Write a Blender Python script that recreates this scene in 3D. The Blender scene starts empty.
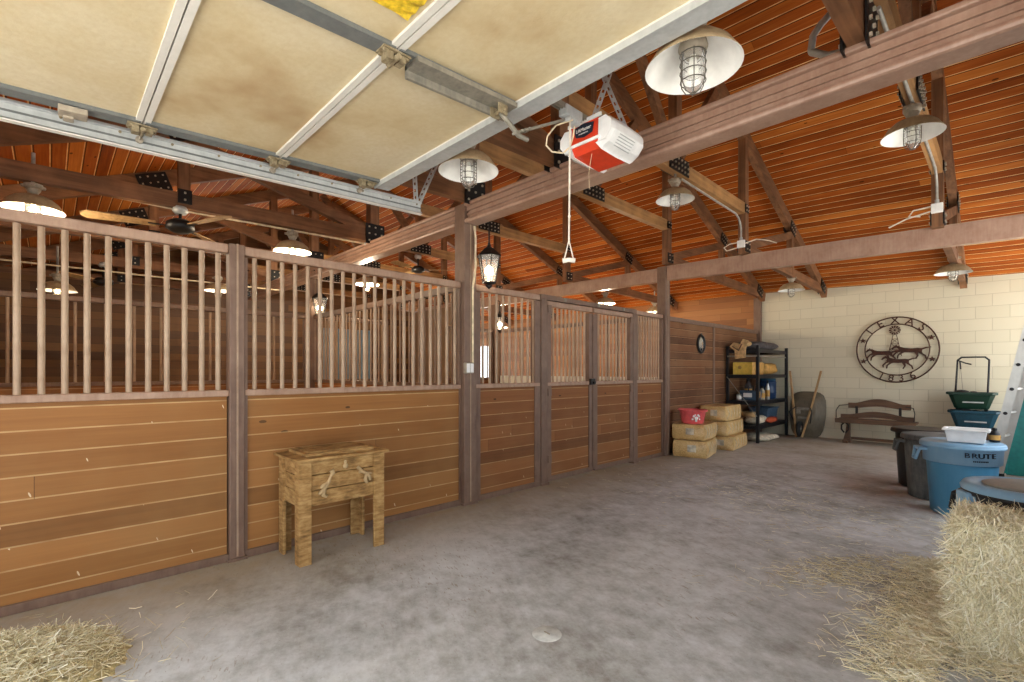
import bpy, math, random
from mathutils import Vector, Matrix
random.seed(7)
R = math.radians
SC = bpy.context.scene
COL = SC.collection

# ------------------------------------------------------------------ mesh helper
class MB:
    def __init__(s, o=(0, 0, 0)):
        s.v = []; s.f = []; s.sm = []; s.mi = []; s.o = Vector(o); s.cur = 0
    def add(s, vs, fs, smooth=False):
        n = len(s.v)
        s.v.extend([tuple(p) for p in vs])
        for f in fs:
            s.f.append(tuple(i + n for i in f)); s.sm.append(smooth); s.mi.append(s.cur)
        return s
    def box(s, c, size, rot=None):
        c = Vector(c); hx, hy, hz = size[0] / 2, size[1] / 2, size[2] / 2
        vs = [Vector((x, y, z)) for x in (-hx, hx) for y in (-hy, hy) for z in (-hz, hz)]
        if rot is not None: vs = [rot @ p for p in vs]
        return s.add([p + c for p in vs], [(0, 1, 3, 2), (4, 6, 7, 5), (0, 4, 5, 1), (2, 3, 7, 6), (0, 2, 6, 4), (1, 5, 7, 3)])
    def bx(s, x0, x1, y0, y1, z0, z1):
        return s.box(((x0 + x1) / 2, (y0 + y1) / 2, (z0 + z1) / 2), (abs(x1 - x0), abs(y1 - y0), abs(z1 - z0)))
    def beam(s, a, b, w, h, up=(0, 0, 1)):
        a, b = Vector(a), Vector(b); d = b - a
        x = d.normalized(); u = Vector(up)
        y = u.cross(x)
        if y.length < 1e-4: y = Vector((0, 1, 0)).cross(x)
        y.normalize(); z = x.cross(y)
        m = Matrix((x, y, z)).transposed()
        return s.box((a + b) / 2, (d.length, w, h), m)
    def tube(s, pts, r, n=8, caps=True, closed=False):
        pts = [Vector(p) for p in pts]
        k = len(pts); rs = r if isinstance(r, (list, tuple)) else [r] * k
        t0 = (pts[1] - pts[0]).normalized()
        up = Vector((0, 0, 1)) if abs(t0.z) < .9 else Vector((1, 0, 0))
        nrm = t0.cross(up).normalized(); vs = []; prev = t0
        for i, p in enumerate(pts):
            if closed: t = (pts[(i + 1) % k] - pts[i - 1]).normalized()
            elif i == 0: t = t0
            elif i == k - 1: t = (pts[i] - pts[i - 1]).normalized()
            else: t = ((pts[i + 1] - p).normalized() + (p - pts[i - 1]).normalized()).normalized()
            ax = prev.cross(t)
            if ax.length > 1e-6: nrm = Matrix.Rotation(prev.angle(t), 3, ax.normalized()) @ nrm
            prev = t; bn = t.cross(nrm).normalized()
            for j in range(n):
                a = 2 * math.pi * j / n
                vs.append(p + (nrm * math.cos(a) + bn * math.sin(a)) * rs[i])
        fs = []
        for i in range(k if closed else k - 1):
            for j in range(n):
                i2 = (i + 1) % k
                fs.append((i * n + j, i * n + (j + 1) % n, i2 * n + (j + 1) % n, i2 * n + j))
        s.add(vs, fs, True)
        if caps and not closed:
            s.add(vs[:n], [tuple(range(n - 1, -1, -1))]); s.add(vs[-n:], [tuple(range(n))])
        return s
    def cyl(s, a, b, r, r2=None, n=14):
        return s.tube([a, b], [r, r if r2 is None else r2], n)
    def lathe(s, prof, c=(0, 0, 0), n=28, rot=None, smooth=True, sx=1, sy=1):
        c = Vector(c); vs = []; k = len(prof)
        for (r, z) in prof:
            for j in range(n):
                a = 2 * math.pi * j / n
                p = Vector((r * math.cos(a) * sx, r * math.sin(a) * sy, z))
                if rot is not None: p = rot @ p
                vs.append(p + c)
        fs = []
        for i in range(k - 1):
            for j in range(n):
                fs.append((i * n + j, i * n + (j + 1) % n, (i + 1) * n + (j + 1) % n, (i + 1) * n + j))
        return s.add(vs, fs, smooth)
    def ball(s, c, r, n=12, m=8, sc=(1, 1, 1), rot=None):
        c = Vector(c); vs = []; fs = []
        for i in range(m + 1):
            ph = math.pi * i / m
            for j in range(n):
                a = 2 * math.pi * j / n
                p = Vector((r * math.sin(ph) * math.cos(a) * sc[0], r * math.sin(ph) * math.sin(a) * sc[1], -r * math.cos(ph) * sc[2]))
                if rot is not None: p = rot @ p
                vs.append(c + p)
        for i in range(m):
            for j in range(n):
                fs.append((i * n + j, i * n + (j + 1) % n, (i + 1) * n + (j + 1) % n, (i + 1) * n + j))
        return s.add(vs, fs, True)
    def prism(s, poly, o, U, V, t):
        o, U, V = Vector(o), Vector(U), Vector(V); N = U.cross(V).normalized() * t; n = len(poly)
        a = [o + U * p[0] + V * p[1] for p in poly]; b = [p + N for p in a]
        fs = [tuple(range(n - 1, -1, -1)), tuple(range(n, 2 * n))] + [(i, (i + 1) % n, n + (i + 1) % n, n + i) for i in range(n)]
        return s.add(a + b, fs)
    def build(s, name, mat, parent=None, bevel=0, sub=0):
        me = bpy.data.meshes.new(name)
        me.from_pydata([Vector(p) - s.o for p in s.v], [], s.f)
        me.polygons.foreach_set('use_smooth', s.sm)
        me.polygons.foreach_set('material_index', s.mi)
        for m in (mat if isinstance(mat, (list, tuple)) else [mat]): me.materials.append(m)
        me.update()
        ob = bpy.data.objects.new(name, me); COL.objects.link(ob)
        if parent is not None: ob.parent = parent
        else: ob.location = s.o
        if bevel:
            b = ob.modifiers.new('Bevel', 'BEVEL'); b.width = bevel; b.segments = 2; b.limit_method = 'ANGLE'; b.angle_limit = R(40)
        if sub:
            b = ob.modifiers.new('Subdivision', 'SUBSURF'); b.levels = sub; b.render_levels = sub
        return ob

def tag(o, label=None, cat=None, group=None, kind=None):
    if label: o['label'] = label
    if cat: o['category'] = cat
    if group: o['group'] = group
    if kind: o['kind'] = kind
    return o
def thing(name, loc, label, cat, group=None, rz=0):
    o = bpy.data.objects.new(name, None); COL.objects.link(o)
    o.empty_display_size = .1
    o.location = loc; o.rotation_euler = (0, 0, rz)
    return tag(o, label, cat, group)
def copy_tree(o, parent=None):
    c = o.copy(); COL.objects.link(c)
    if parent is not None: c.parent = parent
    for ch in list(o.children): copy_tree(ch, c)
    return c
def text_obj(name, body, size, mat, parent, loc, rot, ext=.002, align='CENTER', bold=0, sx=1):
    cu = bpy.data.curves.new(name + '_c', 'FONT'); cu.body = body; cu.size = size; cu.extrude = ext
    cu.align_x = align; cu.align_y = 'CENTER'; cu.offset = bold
    t = bpy.data.objects.new('tmp', cu); COL.objects.link(t)
    dg = bpy.context.evaluated_depsgraph_get(); dg.update()
    me = bpy.data.meshes.new_from_object(t.evaluated_get(dg))
    bpy.data.objects.remove(t); bpy.data.curves.remove(cu)
    me.name = name; me.materials.clear(); me.materials.append(mat)
    o = bpy.data.objects.new(name, me); COL.objects.link(o); o.parent = parent
    o.location = loc; o.rotation_euler = rot; o.scale = (sx, 1, 1)
    return o

# ------------------------------------------------------------------ materials
def lin(c):
    return tuple(((x / 255) / 12.92 if x / 255 <= .04045 else ((x / 255 + .055) / 1.055) ** 2.4) for x in c) + (1,)
class NT:
    def __init__(s, name, rough=.6, metal=0, spec=.4):
        s.m = bpy.data.materials.new(name); s.m.use_nodes = True
        s.t = s.m.node_tree; s.b = s.t.nodes['Principled BSDF']
        s.b.inputs['Roughness'].default_value = rough; s.b.inputs['Metallic'].default_value = metal
        s.b.inputs['Specular IOR Level'].default_value = spec
    def n(s, typ, **kw):
        nd = s.t.nodes.new(typ)
        for k, v in kw.items():
            if k.startswith('_'): nd.inputs[k[1:].replace('_', ' ')].default_value = v
            else: setattr(nd, k, v)
        return nd
    def l(s, a, b): s.t.links.new(a, b)
    def math(s, op, a, b=None, c=None):
        nd = s.t.nodes.new('ShaderNodeMath'); nd.operation = op
        for i, x in enumerate((a, b, c)):
            if x is None: continue
            if isinstance(x, (int, float)): nd.inputs[i].default_value = x
            else: s.l(x, nd.inputs[i])
        return nd.outputs[0]
    def coord(s, kind='Object'): return s.n('ShaderNodeTexCoord').outputs[kind]
    def sep(s, v):
        nd = s.n('ShaderNodeSeparateXYZ'); s.l(v, nd.inputs[0]); return nd.outputs
    def comb(s, x, y, z):
        nd = s.n('ShaderNodeCombineXYZ')
        for i, q in enumerate((x, y, z)):
            if isinstance(q, (int, float)): nd.inputs[i].default_value = q
            else: s.l(q, nd.inputs[i])
        return nd.outputs[0]
    def noise(s, v, scale, det=4, rough=.55, col=False):
        nd = s.n('ShaderNodeTexNoise', _Scale=scale, _Detail=det, _Roughness=rough)
        if v is not None: s.l(v, nd.inputs['Vector'])
        return nd.outputs['Color' if col else 'Fac']
    def ramp(s, fac, stops, interp='LINEAR'):
        nd = s.n('ShaderNodeValToRGB'); cr = nd.color_ramp; cr.interpolation = interp
        while len(cr.elements) < len(stops): cr.elements.new(.5)
        for e, (p, c) in zip(cr.elements, stops): e.position = p; e.color = lin(c) if max(c) > 1 else tuple(c) + (1,)
        s.l(fac, nd.inputs[0]); return nd.outputs[0]
    def mix(s, fac, a, b, mode='MIX'):
        nd = s.n('ShaderNodeMix', data_type='RGBA', blend_type=mode)
        for i, x in ((0, fac), (6, a), (7, b)):
            if isinstance(x, (int, float)): nd.inputs[i].default_value = x
            elif isinstance(x, tuple): nd.inputs[i].default_value = lin(x) if len(x) == 3 else x
            else: s.l(x, nd.inputs[i])
        return nd.outputs[2]
    def bump(s, h, strength=.3, dist=.01):
        nd = s.n('ShaderNodeBump', _Strength=strength, _Distance=dist); s.l(h, nd.inputs['Height'])
        s.l(nd.outputs[0], s.b.inputs['Normal'])
    def out(s, col): s.l(col, s.b.inputs['Base Color']); return s.m

def flat(name, c, rough=.55, metal=0, var=.12, scale=18, spec=.4, bump=0):
    k = NT(name, rough, metal, spec); co = k.coord()
    f = k.noise(co, scale, 5)
    d = tuple(max(0, x * (1 - var)) for x in c); u = tuple(min(255, x * (1 + var)) for x in c)
    if bump: k.bump(k.noise(co, scale * 5, 4), bump, .004)
    return k.out(k.ramp(f, [(.3, d), (.7, u)]))

def planks(name, across, width, along, cols, joint, jw=.05, offs=0., length=3.2, rough=.5, grain=40, knots=True, dust=None, chips=None, jdark=None, spec=.3, rw=.5):
    """boards of one width; across / along name the object axes"""
    k = NT(name, rough, 0, spec); co = k.coord(); s = k.sep(co)
    A = s['XYZ'.index(across)]; L = s['XYZ'.index(along)]
    a = k.math('DIVIDE', k.math('ADD', A, offs), width)
    idx = k.math('FLOOR', a); fr = k.math('FRACT', a)
    w1 = k.n('ShaderNodeTexWhiteNoise', noise_dimensions='1D'); k.l(idx, w1.inputs['W'])
    l2 = k.math('ADD', k.math('DIVIDE', L, length), k.math('MULTIPLY', w1.outputs[0], 7.3))
    li = k.math('FLOOR', l2); lf = k.math('FRACT', l2)
    w2 = k.n('ShaderNodeTexWhiteNoise', noise_dimensions='2D'); k.l(k.comb(idx, li, 0), w2.inputs['Vector'])
    rnd = w2.outputs[0]
    gv = k.comb(k.math('MULTIPLY', L, 1.6), k.math('MULTIPLY', A, grain), k.math('MULTIPLY', rnd, 31))
    g = k.noise(gv, 1.0, 5, .6)
    big = k.noise(k.comb(k.math('MULTIPLY', L, 1.2), k.math('MULTIPLY', A, 5), k.math('MULTIPLY', rnd, 9)), 1.2, 3)
    f = k.math('ADD', k.math('MULTIPLY', rnd, rw), k.math('ADD', k.math('MULTIPLY', g, .3 + (.5 - rw) * .5), k.math('MULTIPLY', big, .25 + (.5 - rw) * .5)))
    col = k.ramp(f, [(.2, cols[0]), (.5, cols[1]), (.85, cols[2])])
    if knots:
        vo = k.n('ShaderNodeTexVoronoi', _Scale=1.0)
        k.l(k.comb(k.math('MULTIPLY', L, 2.6), k.math('MULTIPLY', A, 1.0 / width * .8), k.math('MULTIPLY', rnd, 5)), vo.inputs['Vector'])
        kn = k.math('LESS_THAN', vo.outputs['Distance'], .075)
        col = k.mix(k.math('MULTIPLY', kn, .75), col, tuple(x * .35 for x in cols[0]))
    if chips:
        v2 = k.n('ShaderNodeTexVoronoi', _Scale=1.0)
        k.l(k.comb(k.math('ADD', k.math('MULTIPLY', L, 15), k.math('MULTIPLY', A, 5)), k.math('MULTIPLY', A, 4.2), k.math('MULTIPLY', idx, 3.1)), v2.inputs['Vector'])
        ch = k.math('LESS_THAN', v2.outputs['Distance'], k.math('MULTIPLY', k.noise(co, 9, 1), .12))
        col = k.mix(k.math('MULTIPLY', ch, .8), col, chips)
    if dust:
        dn = k.noise(co, 1.3, 6)
        col = k.mix(k.math('MULTIPLY', k.ramp(dn, [(.42, (0, 0, 0)), (.72, (1, 1, 1))]), dust[1]), col, dust[0])
    j = k.math('LESS_THAN', fr, jw)
    jn = k.math('MULTIPLY', j, k.ramp(k.noise(co, 5, 3), [(.3, (.45, .45, .45)), (.6, (1, 1, 1))]))
    col = k.mix(jn, col, joint)
    if jdark:
        j2 = k.math('MULTIPLY', k.math('GREATER_THAN', fr, jw), k.math('LESS_THAN', fr, jw + jdark))
        col = k.mix(k.math('MULTIPLY', j2, .7), col, tuple(x * .4 for x in cols[0]))
    je = k.math('LESS_THAN', lf, .003 / length)
    col = k.mix(k.math('MULTIPLY', je, .7), col, tuple(x * .4 for x in cols[0]))
    h = k.math('SUBTRACT', k.math('MULTIPLY', g, .25), k.math('MULTIPLY', j, 1.0))
    k.bump(h, .35, .004)
    return k.out(col)

M = {}
M['deck'] = planks('ceiling_planks', 'Y', .128, 'X', [(100, 43, 15), (162, 82, 30), (216, 134, 58)], (250, 206, 140), jw=.075, length=11, grain=50, rough=.6, jdark=.1, spec=.06, rw=.34)
M['stall'] = planks('stained_stall_boards', 'Z', .1285, 'Y', [(104, 66, 28), (134, 88, 42), (160, 110, 60)], (182, 146, 100), jw=.07, offs=.02, length=9, grain=45, chips=(226, 204, 168), dust=((150, 112, 68), .45), rough=.6)
M['stall_red'] = planks('reddish_stall_boards', 'Z', .1285, 'Y', [(92, 56, 27), (120, 74, 37), (146, 96, 54)], (172, 136, 94), jw=.06, offs=.02, length=9, grain=45, chips=(206, 176, 136), dust=((142, 104, 68), .5), rough=.65)
M['stall_x'] = planks('partition_boards', 'Z', .1285, 'X', [(128, 80, 42), (158, 100, 54), (184, 124, 72)], (206, 172, 130), jw=.05, offs=.02, length=9, dust=((176, 140, 100), .4), rough=.65)
M['tack'] = planks('tack_room_boards', 'Z', .128, 'Y', [(78, 48, 30), (108, 70, 44), (136, 94, 62)], (160, 120, 84), jw=.07, length=9, dust=((140, 108, 78), .6), rough=.75, jdark=.08)
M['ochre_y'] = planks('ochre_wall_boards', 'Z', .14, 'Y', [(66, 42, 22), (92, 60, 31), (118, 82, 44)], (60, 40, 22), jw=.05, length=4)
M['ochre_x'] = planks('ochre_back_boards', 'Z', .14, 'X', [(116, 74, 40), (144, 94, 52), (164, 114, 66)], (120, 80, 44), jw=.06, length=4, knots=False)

def timber(name, c, c2, along='Y', rough=.6):
    k = NT(name, rough, 0, .3); co = k.coord(); s = k.sep(co)
    v = {'Y': k.comb(k.math('MULTIPLY', s[0], 26), k.math('MULTIPLY', s[1], 1.3), k.math('MULTIPLY', s[2], 26)),
         'X': k.comb(k.math('MULTIPLY', s[0], 1.3), k.math('MULTIPLY', s[1], 26), k.math('MULTIPLY', s[2], 26)),
         'Z': k.comb(k.math('MULTIPLY', s[0], 26), k.math('MULTIPLY', s[1], 26), k.math('MULTIPLY', s[2], 1.3))}[along]
    f = k.noise(v, 1, 6, .6); k.bump(f, .25, .004)
    col = k.ramp(f, [(.3, c), (.7, c2)])
    d = k.noise(co, 3, 4)
    return k.out(k.mix(k.math('MULTIPLY', k.ramp(d, [(.45, (0, 0, 0)), (.7, (1, 1, 1))]), .35), col, tuple(min(255, x * 1.35) for x in c2)))
M['timber'] = timber('truss_timber', (90, 60, 40), (134, 94, 64))
M['timber_v'] = timber('truss_timber_upright', (90, 60, 40), (134, 94, 64), 'Z')
M['timber_l'] = timber('truss_timber_honey', (126, 92, 58), (170, 128, 82))
M['old'] = timber('weathered_handle_wood', (128, 100, 66), (176, 142, 98), 'Z')

def paint(name, c, dustc, amt=.5, rough=.55, sc=6):
    k = NT(name, rough, .0, .4); co = k.coord()
    f = k.noise(co, sc, 6, .65); s = k.sep(co)
    fine = k.noise(k.comb(k.math('MULTIPLY', s[0], 40), k.math('MULTIPLY', s[1], 40), k.math('MULTIPLY', s[2], 6)), 1, 3)
    g = k.math('ADD', k.math('MULTIPLY', f, .65), k.math('MULTIPLY', fine, .35))
    return k.out(k.mix(k.math('MULTIPLY', k.ramp(g, [(.36, (0, 0, 0)), (.66, (1, 1, 1))]), amt), c, dustc))
M['brown'] = paint('dusty_brown_painted_steel', (104, 80, 66), (142, 116, 98), .5)
M['brown_beam'] = paint('dusty_brown_beam_paint', (146, 113, 95), (186, 156, 136), .6, .38)
M['rail'] = paint('tan_dusty_rail_paint', (142, 112, 92), (186, 156, 134), .6)
M['bar'] = paint('tan_dusty_bar_paint', (150, 124, 100), (192, 168, 142), .7)
M['bar_far'] = paint('brown_far_bar_paint', (140, 114, 92), (184, 160, 136), .6)
M['taupe'] = paint('taupe_plywood', (120, 96, 76), (160, 132, 106), .5, .8, 2)
M['galv'] = paint('galvanised_steel', (164, 166, 164), (200, 202, 200), .6, .45, 10); M['galv'].node_tree.nodes['Principled BSDF'].inputs['Metallic'].default_value = .1
M['galv_old'] = paint('dirty_galvanised_steel', (116, 112, 102), (164, 156, 140), .7, .5, 14); M['galv_old'].node_tree.nodes['Principled BSDF'].inputs['Metallic'].default_value = .25
M['stile_grey'] = paint('grey_door_stile', (92, 95, 94), (126, 127, 122), .5, .5, 12)
M['hinge'] = paint('dusty_brass_hinge', (104, 90, 66), (170, 156, 126), .7, .5, 40)
M['white_stile'] = paint('white_door_stile', (206, 202, 192), (226, 222, 214), .5, .5)
M['black'] = flat('black_steel_plate', (28, 26, 26), .45, .3)
M['bolt'] = flat('pale_bolt_head', (190, 180, 160), .4, .5)
M['greylid'] = paint('dusty_grey_lid', (128, 128, 122), (160, 154, 140), .6)
M['blackp'] = flat('black_plastic', (30, 31, 33), .45, bump=.05)
M['shade_in'] = flat('white_enamel', (236, 234, 228), .35, 0, .03)
M['shade_out'] = paint('dusty_tan_enamel', (150, 128, 96), (188, 166, 130), .7, .7, 20)
M['cast'] = paint('dusty_cast_fitting', (140, 130, 116), (186, 172, 148), .6, .6, 30)
M['conduit'] = flat('grey_conduit', (160, 156, 148), .45, .2)
M['cord'] = flat('pale_cord', (214, 196, 164), .7)
M['white'] = flat('white_plastic', (228, 228, 226), .4, 0, .03)
M['red'] = flat('orange_red_plastic', (206, 62, 34), .35, 0, .05)
M['navy'] = flat('dark_navy_label', (26, 34, 48), .3, 0, .05)
M['yellow_lbl'] = flat('crumpled_yellow_label', (196, 164, 44), .4, 0, .3, 30)
M['iron'] = flat('rusty_brown_iron', (70, 42, 30), .55, .3, .25, 30)
M['ironblk'] = flat('black_iron', (34, 30, 28), .5, .3)
M['bench'] = timber('brown_bench_wood', (78, 57, 43), (110, 83, 62), 'X')
M['blue'] = paint('blue_bin_plastic', (66, 128, 164), (90, 146, 178), .5, .4, 3)
M['bluepale'] = paint('pale_scuffed_blue_plastic', (120, 164, 196), (156, 186, 206), .5, .4, 4)
M['greyp'] = paint('scuffed_dark_grey_plastic', (62, 66, 68), (134, 136, 132), .6, .6, 7)
M['green'] = flat('dark_green_plastic', (16, 48, 36), .35, 0, .1)
M['teal'] = flat('teal_blue_plastic', (26, 66, 82), .35, 0, .1)
M['tealb'] = flat('bright_teal_plastic', (40, 150, 146), .4, 0, .08)
M['alu'] = paint('pale_aluminium', (188, 188, 182), (216, 216, 210), .5, .4, 8); M['alu'].node_tree.nodes['Principled BSDF'].inputs['Metallic'].default_value = .2
M['shelfm'] = flat('black_shelf_steel', (30, 30, 34), .4, .3)
M['pink'] = flat('coral_red_tub', (234, 104, 106), .35, 0, .06)
M['cardy'] = flat('yellow_carton', (226, 186, 80), .6, 0, .06)
M['cardt'] = flat('tan_carton', (186, 140, 72), .65, 0, .12)
M['bluedrum'] = flat('dark_blue_drum', (24, 50, 84), .35, 0, .1)
M['cloth'] = flat('dark_grey_cloth', (72, 66, 66), .9, 0, .3, 12, bump=.2)
M['tan_cloth'] = flat('tan_leather', (186, 150, 104), .8, 0, .2, 14, bump=.2)
M['sack'] = flat('pale_sack', (196, 186, 164), .6, 0, .2, 14, bump=.15)
M['orange'] = flat('orange_red_rubber', (176, 76, 44), .5)
M['bluegrey'] = flat('blue_grey_plastic', (64, 84, 104), .4, 0, .12)
M['silver'] = flat('silver_can', (176, 176, 174), .3, .6)
M['rubber'] = flat('black_rubber', (30, 29, 28), .8)
M['trayg'] = paint('scuffed_grey_tray', (88, 82, 68), (134, 122, 100), .5, .6, 6)
M['dark_win'] = flat('dark_glassy_oval', (22, 24, 26), .15)
M['rope'] = flat('white_rope', (216, 206, 190), .8)
M['paper'] = flat('white_print', (232, 228, 222), .5, 0, .02)

def bagmat():
    k = NT('pine_shavings_wrap', .35, 0, .5); co = k.coord()
    f = k.noise(co, 60, 5, .7); g = k.noise(co, 6, 4)
    c = k.ramp(k.math('ADD', k.math('MULTIPLY', f, .6), k.math('MULTIPLY', g, .4)), [(.3, (160, 124, 72)), (.5, (208, 172, 112)), (.7, (236, 212, 162))])
    k.bump(g, .5, .02); return k.out(c)
M['bag'] = bagmat()

def rustic():
    k = NT('rough_sawn_grey_gold_wood', .8, 0, .2); co = k.coord(); s = k.sep(co)
    f = k.noise(k.comb(k.math('MULTIPLY', s[0], 10), k.math('MULTIPLY', s[1], 10), k.math('MULTIPLY', s[2], 42)), 1, 5, .65)
    g = k.noise(co, 9, 4)
    c = k.ramp(k.math('ADD', k.math('MULTIPLY', f, .6), k.math('MULTIPLY', g, .4)), [(.3, (92, 66, 38)), (.48, (152, 116, 70)), (.62, (184, 148, 96)), (.8, (206, 178, 130))])
    k.bump(f, .6, .008); return k.out(c)
M['rustic'] = rustic()

def foam():
    k = NT('cream_foam_panel', .75, 0, .3); co = k.coord()
    a = k.noise(co, 1.1, 4, .6); b = k.noise(co, 38, 4)
    c = k.ramp(a, [(.38, (208, 195, 164)), (.53, (198, 181, 144)), (.7, (164, 134, 94))])
    c = k.mix(k.math('MULTIPLY', k.ramp(b, [(.35, (0, 0, 0)), (.7, (1, 1, 1))]), .22), c, (172, 144, 104))
    k.bump(k.noise(co, 26, 3), .22, .006); return k.out(c)
M['foam'] = foam()

def concrete():
    k = NT('dusty_concrete_floor', .85, 0, .2); co = k.coord(); s = k.sep(co)
    a = k.noise(co, .8, 12, .68); b = k.noise(co, 7, 10, .75)
    st = k.noise(k.comb(k.math('ADD', k.math('MULTIPLY', s[0], 3), k.math('MULTIPLY', s[1], 5)), k.math('SUBTRACT', k.math('MULTIPLY', s[1], 1.5), k.math('MULTIPLY', s[0], 1)), 0), 3.2, 8, .7)
    f = k.math('ADD', k.math('MULTIPLY', a, .5), k.math('ADD', k.math('MULTIPLY', b, .36), k.math('MULTIPLY', st, .14)))
    c = k.ramp(f, [(.35, (118, 110, 100)), (.45, (162, 161, 156)), (.55, (196, 197, 196)), (.7, (220, 222, 222))])
    # ochre dust swept against the stalls and beyond the middle of the bay
    w = k.n('ShaderNodeMapRange', _From_Min=-2.7, _From_Max=-3.75); k.l(s[0], w.inputs['Value'])
    y = k.n('ShaderNodeMapRange', _From_Min=6.0, _From_Max=10.5); k.l(s[1], y.inputs['Value'])
    amt = k.math('MULTIPLY', k.math('MAXIMUM', w.outputs[0], k.math('MULTIPLY', y.outputs[0], .8)), k.ramp(b, [(.25, (.35, .35, .35)), (.6, (.9, .9, .9))]))
    c = k.mix(k.math('MULTIPLY', amt, .9), c, (152, 130, 94))
    sp = k.noise(co, 55, 2); c = k.mix(k.math('MULTIPLY', k.math('GREATER_THAN', sp, .7), .35), c, (120, 96, 66))
    # fine chaff lying in drifts
    vs = k.n('ShaderNodeTexNoise', _Scale=1.0, _Detail=2.0); k.l(k.comb(k.math('ADD', k.math('MULTIPLY', s[0], 22), k.math('MULTIPLY', s[1], 60)), k.math('SUBTRACT', k.math('MULTIPLY', s[1], 12), k.math('MULTIPLY', s[0], 10)), 0), vs.inputs['Vector'])
    ch = k.math('MULTIPLY', k.math('GREATER_THAN', vs.outputs[0], .64), k.ramp(k.noise(co, .9, 3), [(.48, (0, 0, 0)), (.62, (1, 1, 1))]))
    c = k.mix(k.math('MULTIPLY', ch, .45), c, (128, 104, 74))
    k.bump(k.math('ADD', b, k.math('MULTIPLY', sp, .3)), .25, .008); return k.out(c)
M['floor'] = concrete()
M['ground'] = flat('pale_gravel_yard', (196, 195, 192), .9, 0, .12, 3)

def block():
    k = NT('cream_painted_block', .7, 0, .3); co = k.coord(); s = k.sep(co)
    v = k.comb(s[0], k.math('ADD', s[2], 0.0), 0)
    br = k.n('ShaderNodeTexBrick', _Scale=1.0, _Mortar_Size=.004, _Mortar_Smooth=.5, _Brick_Width=.405, _Row_Height=.203, _Bias=0.0)
    br.inputs['Color1'].default_value = lin((212, 204, 180)); br.inputs['Color2'].default_value = lin((205, 197, 172)); br.inputs['Mortar'].default_value = lin((178, 169, 145))
    k.l(v, br.inputs['Vector'])
    n = k.noise(co, 1.6, 5)
    c = k.mix(k.math('MULTIPLY', n, .25), br.outputs['Color'], (190, 178, 152))
    k.bump(k.math('ADD', k.math('MULTIPLY', br.outputs['Fac'], -1), k.math('MULTIPLY', k.noise(co, 60, 3), .15)), .5, .006)
    return k.out(c)
M['block'] = block()

def strawmat(name, cols):
    k = NT(name, .7, 0, .3); g = k.n('ShaderNodeNewGeometry'); co = k.coord()
    f = k.math('ADD', k.math('MULTIPLY', g.outputs['Random Per Island'], .7), k.math('MULTIPLY', k.noise(co, 5, 3), .3))
    return k.out(k.ramp(f, [(.15, cols[0]), (.4, cols[1]), (.65, cols[2]), (.85, cols[3])]))
M['patch'] = flat('pale_concrete_patch', (190, 190, 184), .8)
M['bleached'] = timber('bleached_twig_wood', (150, 124, 86), (190, 162, 120), 'Z')
M['cage'] = flat('dark_wire', (92, 86, 78), .5, .3)
M['straw'] = strawmat('pale_hay_strands', [(194, 180, 138), (226, 216, 178), (240, 232, 202), (248, 245, 228)])
M['straw2'] = strawmat('loose_hay_strands', [(164, 146, 106), (208, 194, 152), (230, 220, 184), (242, 236, 212)])
M['haybody'] = flat('pressed_hay', (176, 160, 116), .9, 0, .3, 40, bump=.6)

def glass():
    k = NT('clear_jar_glass', .08, 0, .5)
    k.b.inputs['Transmission Weight'].default_value = .85; k.b.inputs['IOR'].default_value = 1.1
    k.b.inputs['Base Color'].default_value = (.95, .95, .93, 1); return k.m
M['glass'] = glass()
def emit(name, c, e):
    k = NT(name, .5); k.b.inputs['Base Color'].default_value = lin(c); k.b.inputs['Emission Color'].default_value = lin(c); k.b.inputs['Emission Strength'].default_value = e; return k.m
M['bulb_on'] = emit('lit_warm_bulb', (255, 226, 176), 9)
M['bulb'] = flat('unlit_frosted_bulb', (226, 224, 214), .4, 0, .02)

# ------------------------------------------------------------------ layout
SW = -3.87; BY = 11.3; RIDGE = 5.04; SL = .405; EZ = 3.06; RW = .70; LX = -14.5; NY = -1.22
def cl(a): return max(0., min(1., a))
def droop(x, y): return .034 * max(0, min(x + 3.8, 4.4)) * cl((y - 3.06) / 3.96)
def roofz(x, y): return EZ + SL * (BY - RIDGE - abs(y - RIDGE)) - droop(x, y)

def struct(mb, name, mat, **kw): return tag(mb.build(name, mat, **kw), kind='structure')

struct(MB().bx(LX, RW + .15, NY - .1, BY + .1, -.2, 0), 'floor', M['floor'])
M['bounce_bedding'] = flat('pale_bounce_bedding', (226, 208, 172), .9, 0, .08, 12)  # unseen pale layer, added to bounce light up onto the ceiling
struct(MB().bx(-10.98, -7.9, NY, 6.95, 0, .03).bx(-7.7, -3.93, NY, 2.98, 0, .03).bx(-7.7, -3.93, 3.16, 7.0, 0, .03).bx(-14.4, -3.95, 7.2, BY - .03, 0, .03), 'floor_stalls_bounce', M['bounce_bedding'])
struct(MB().bx(-60, 60, -60, 60, -.4, -.22).bx(-40, 40, -40, NY - .11, -.22, -.03), 'ground', M['ground'])
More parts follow.
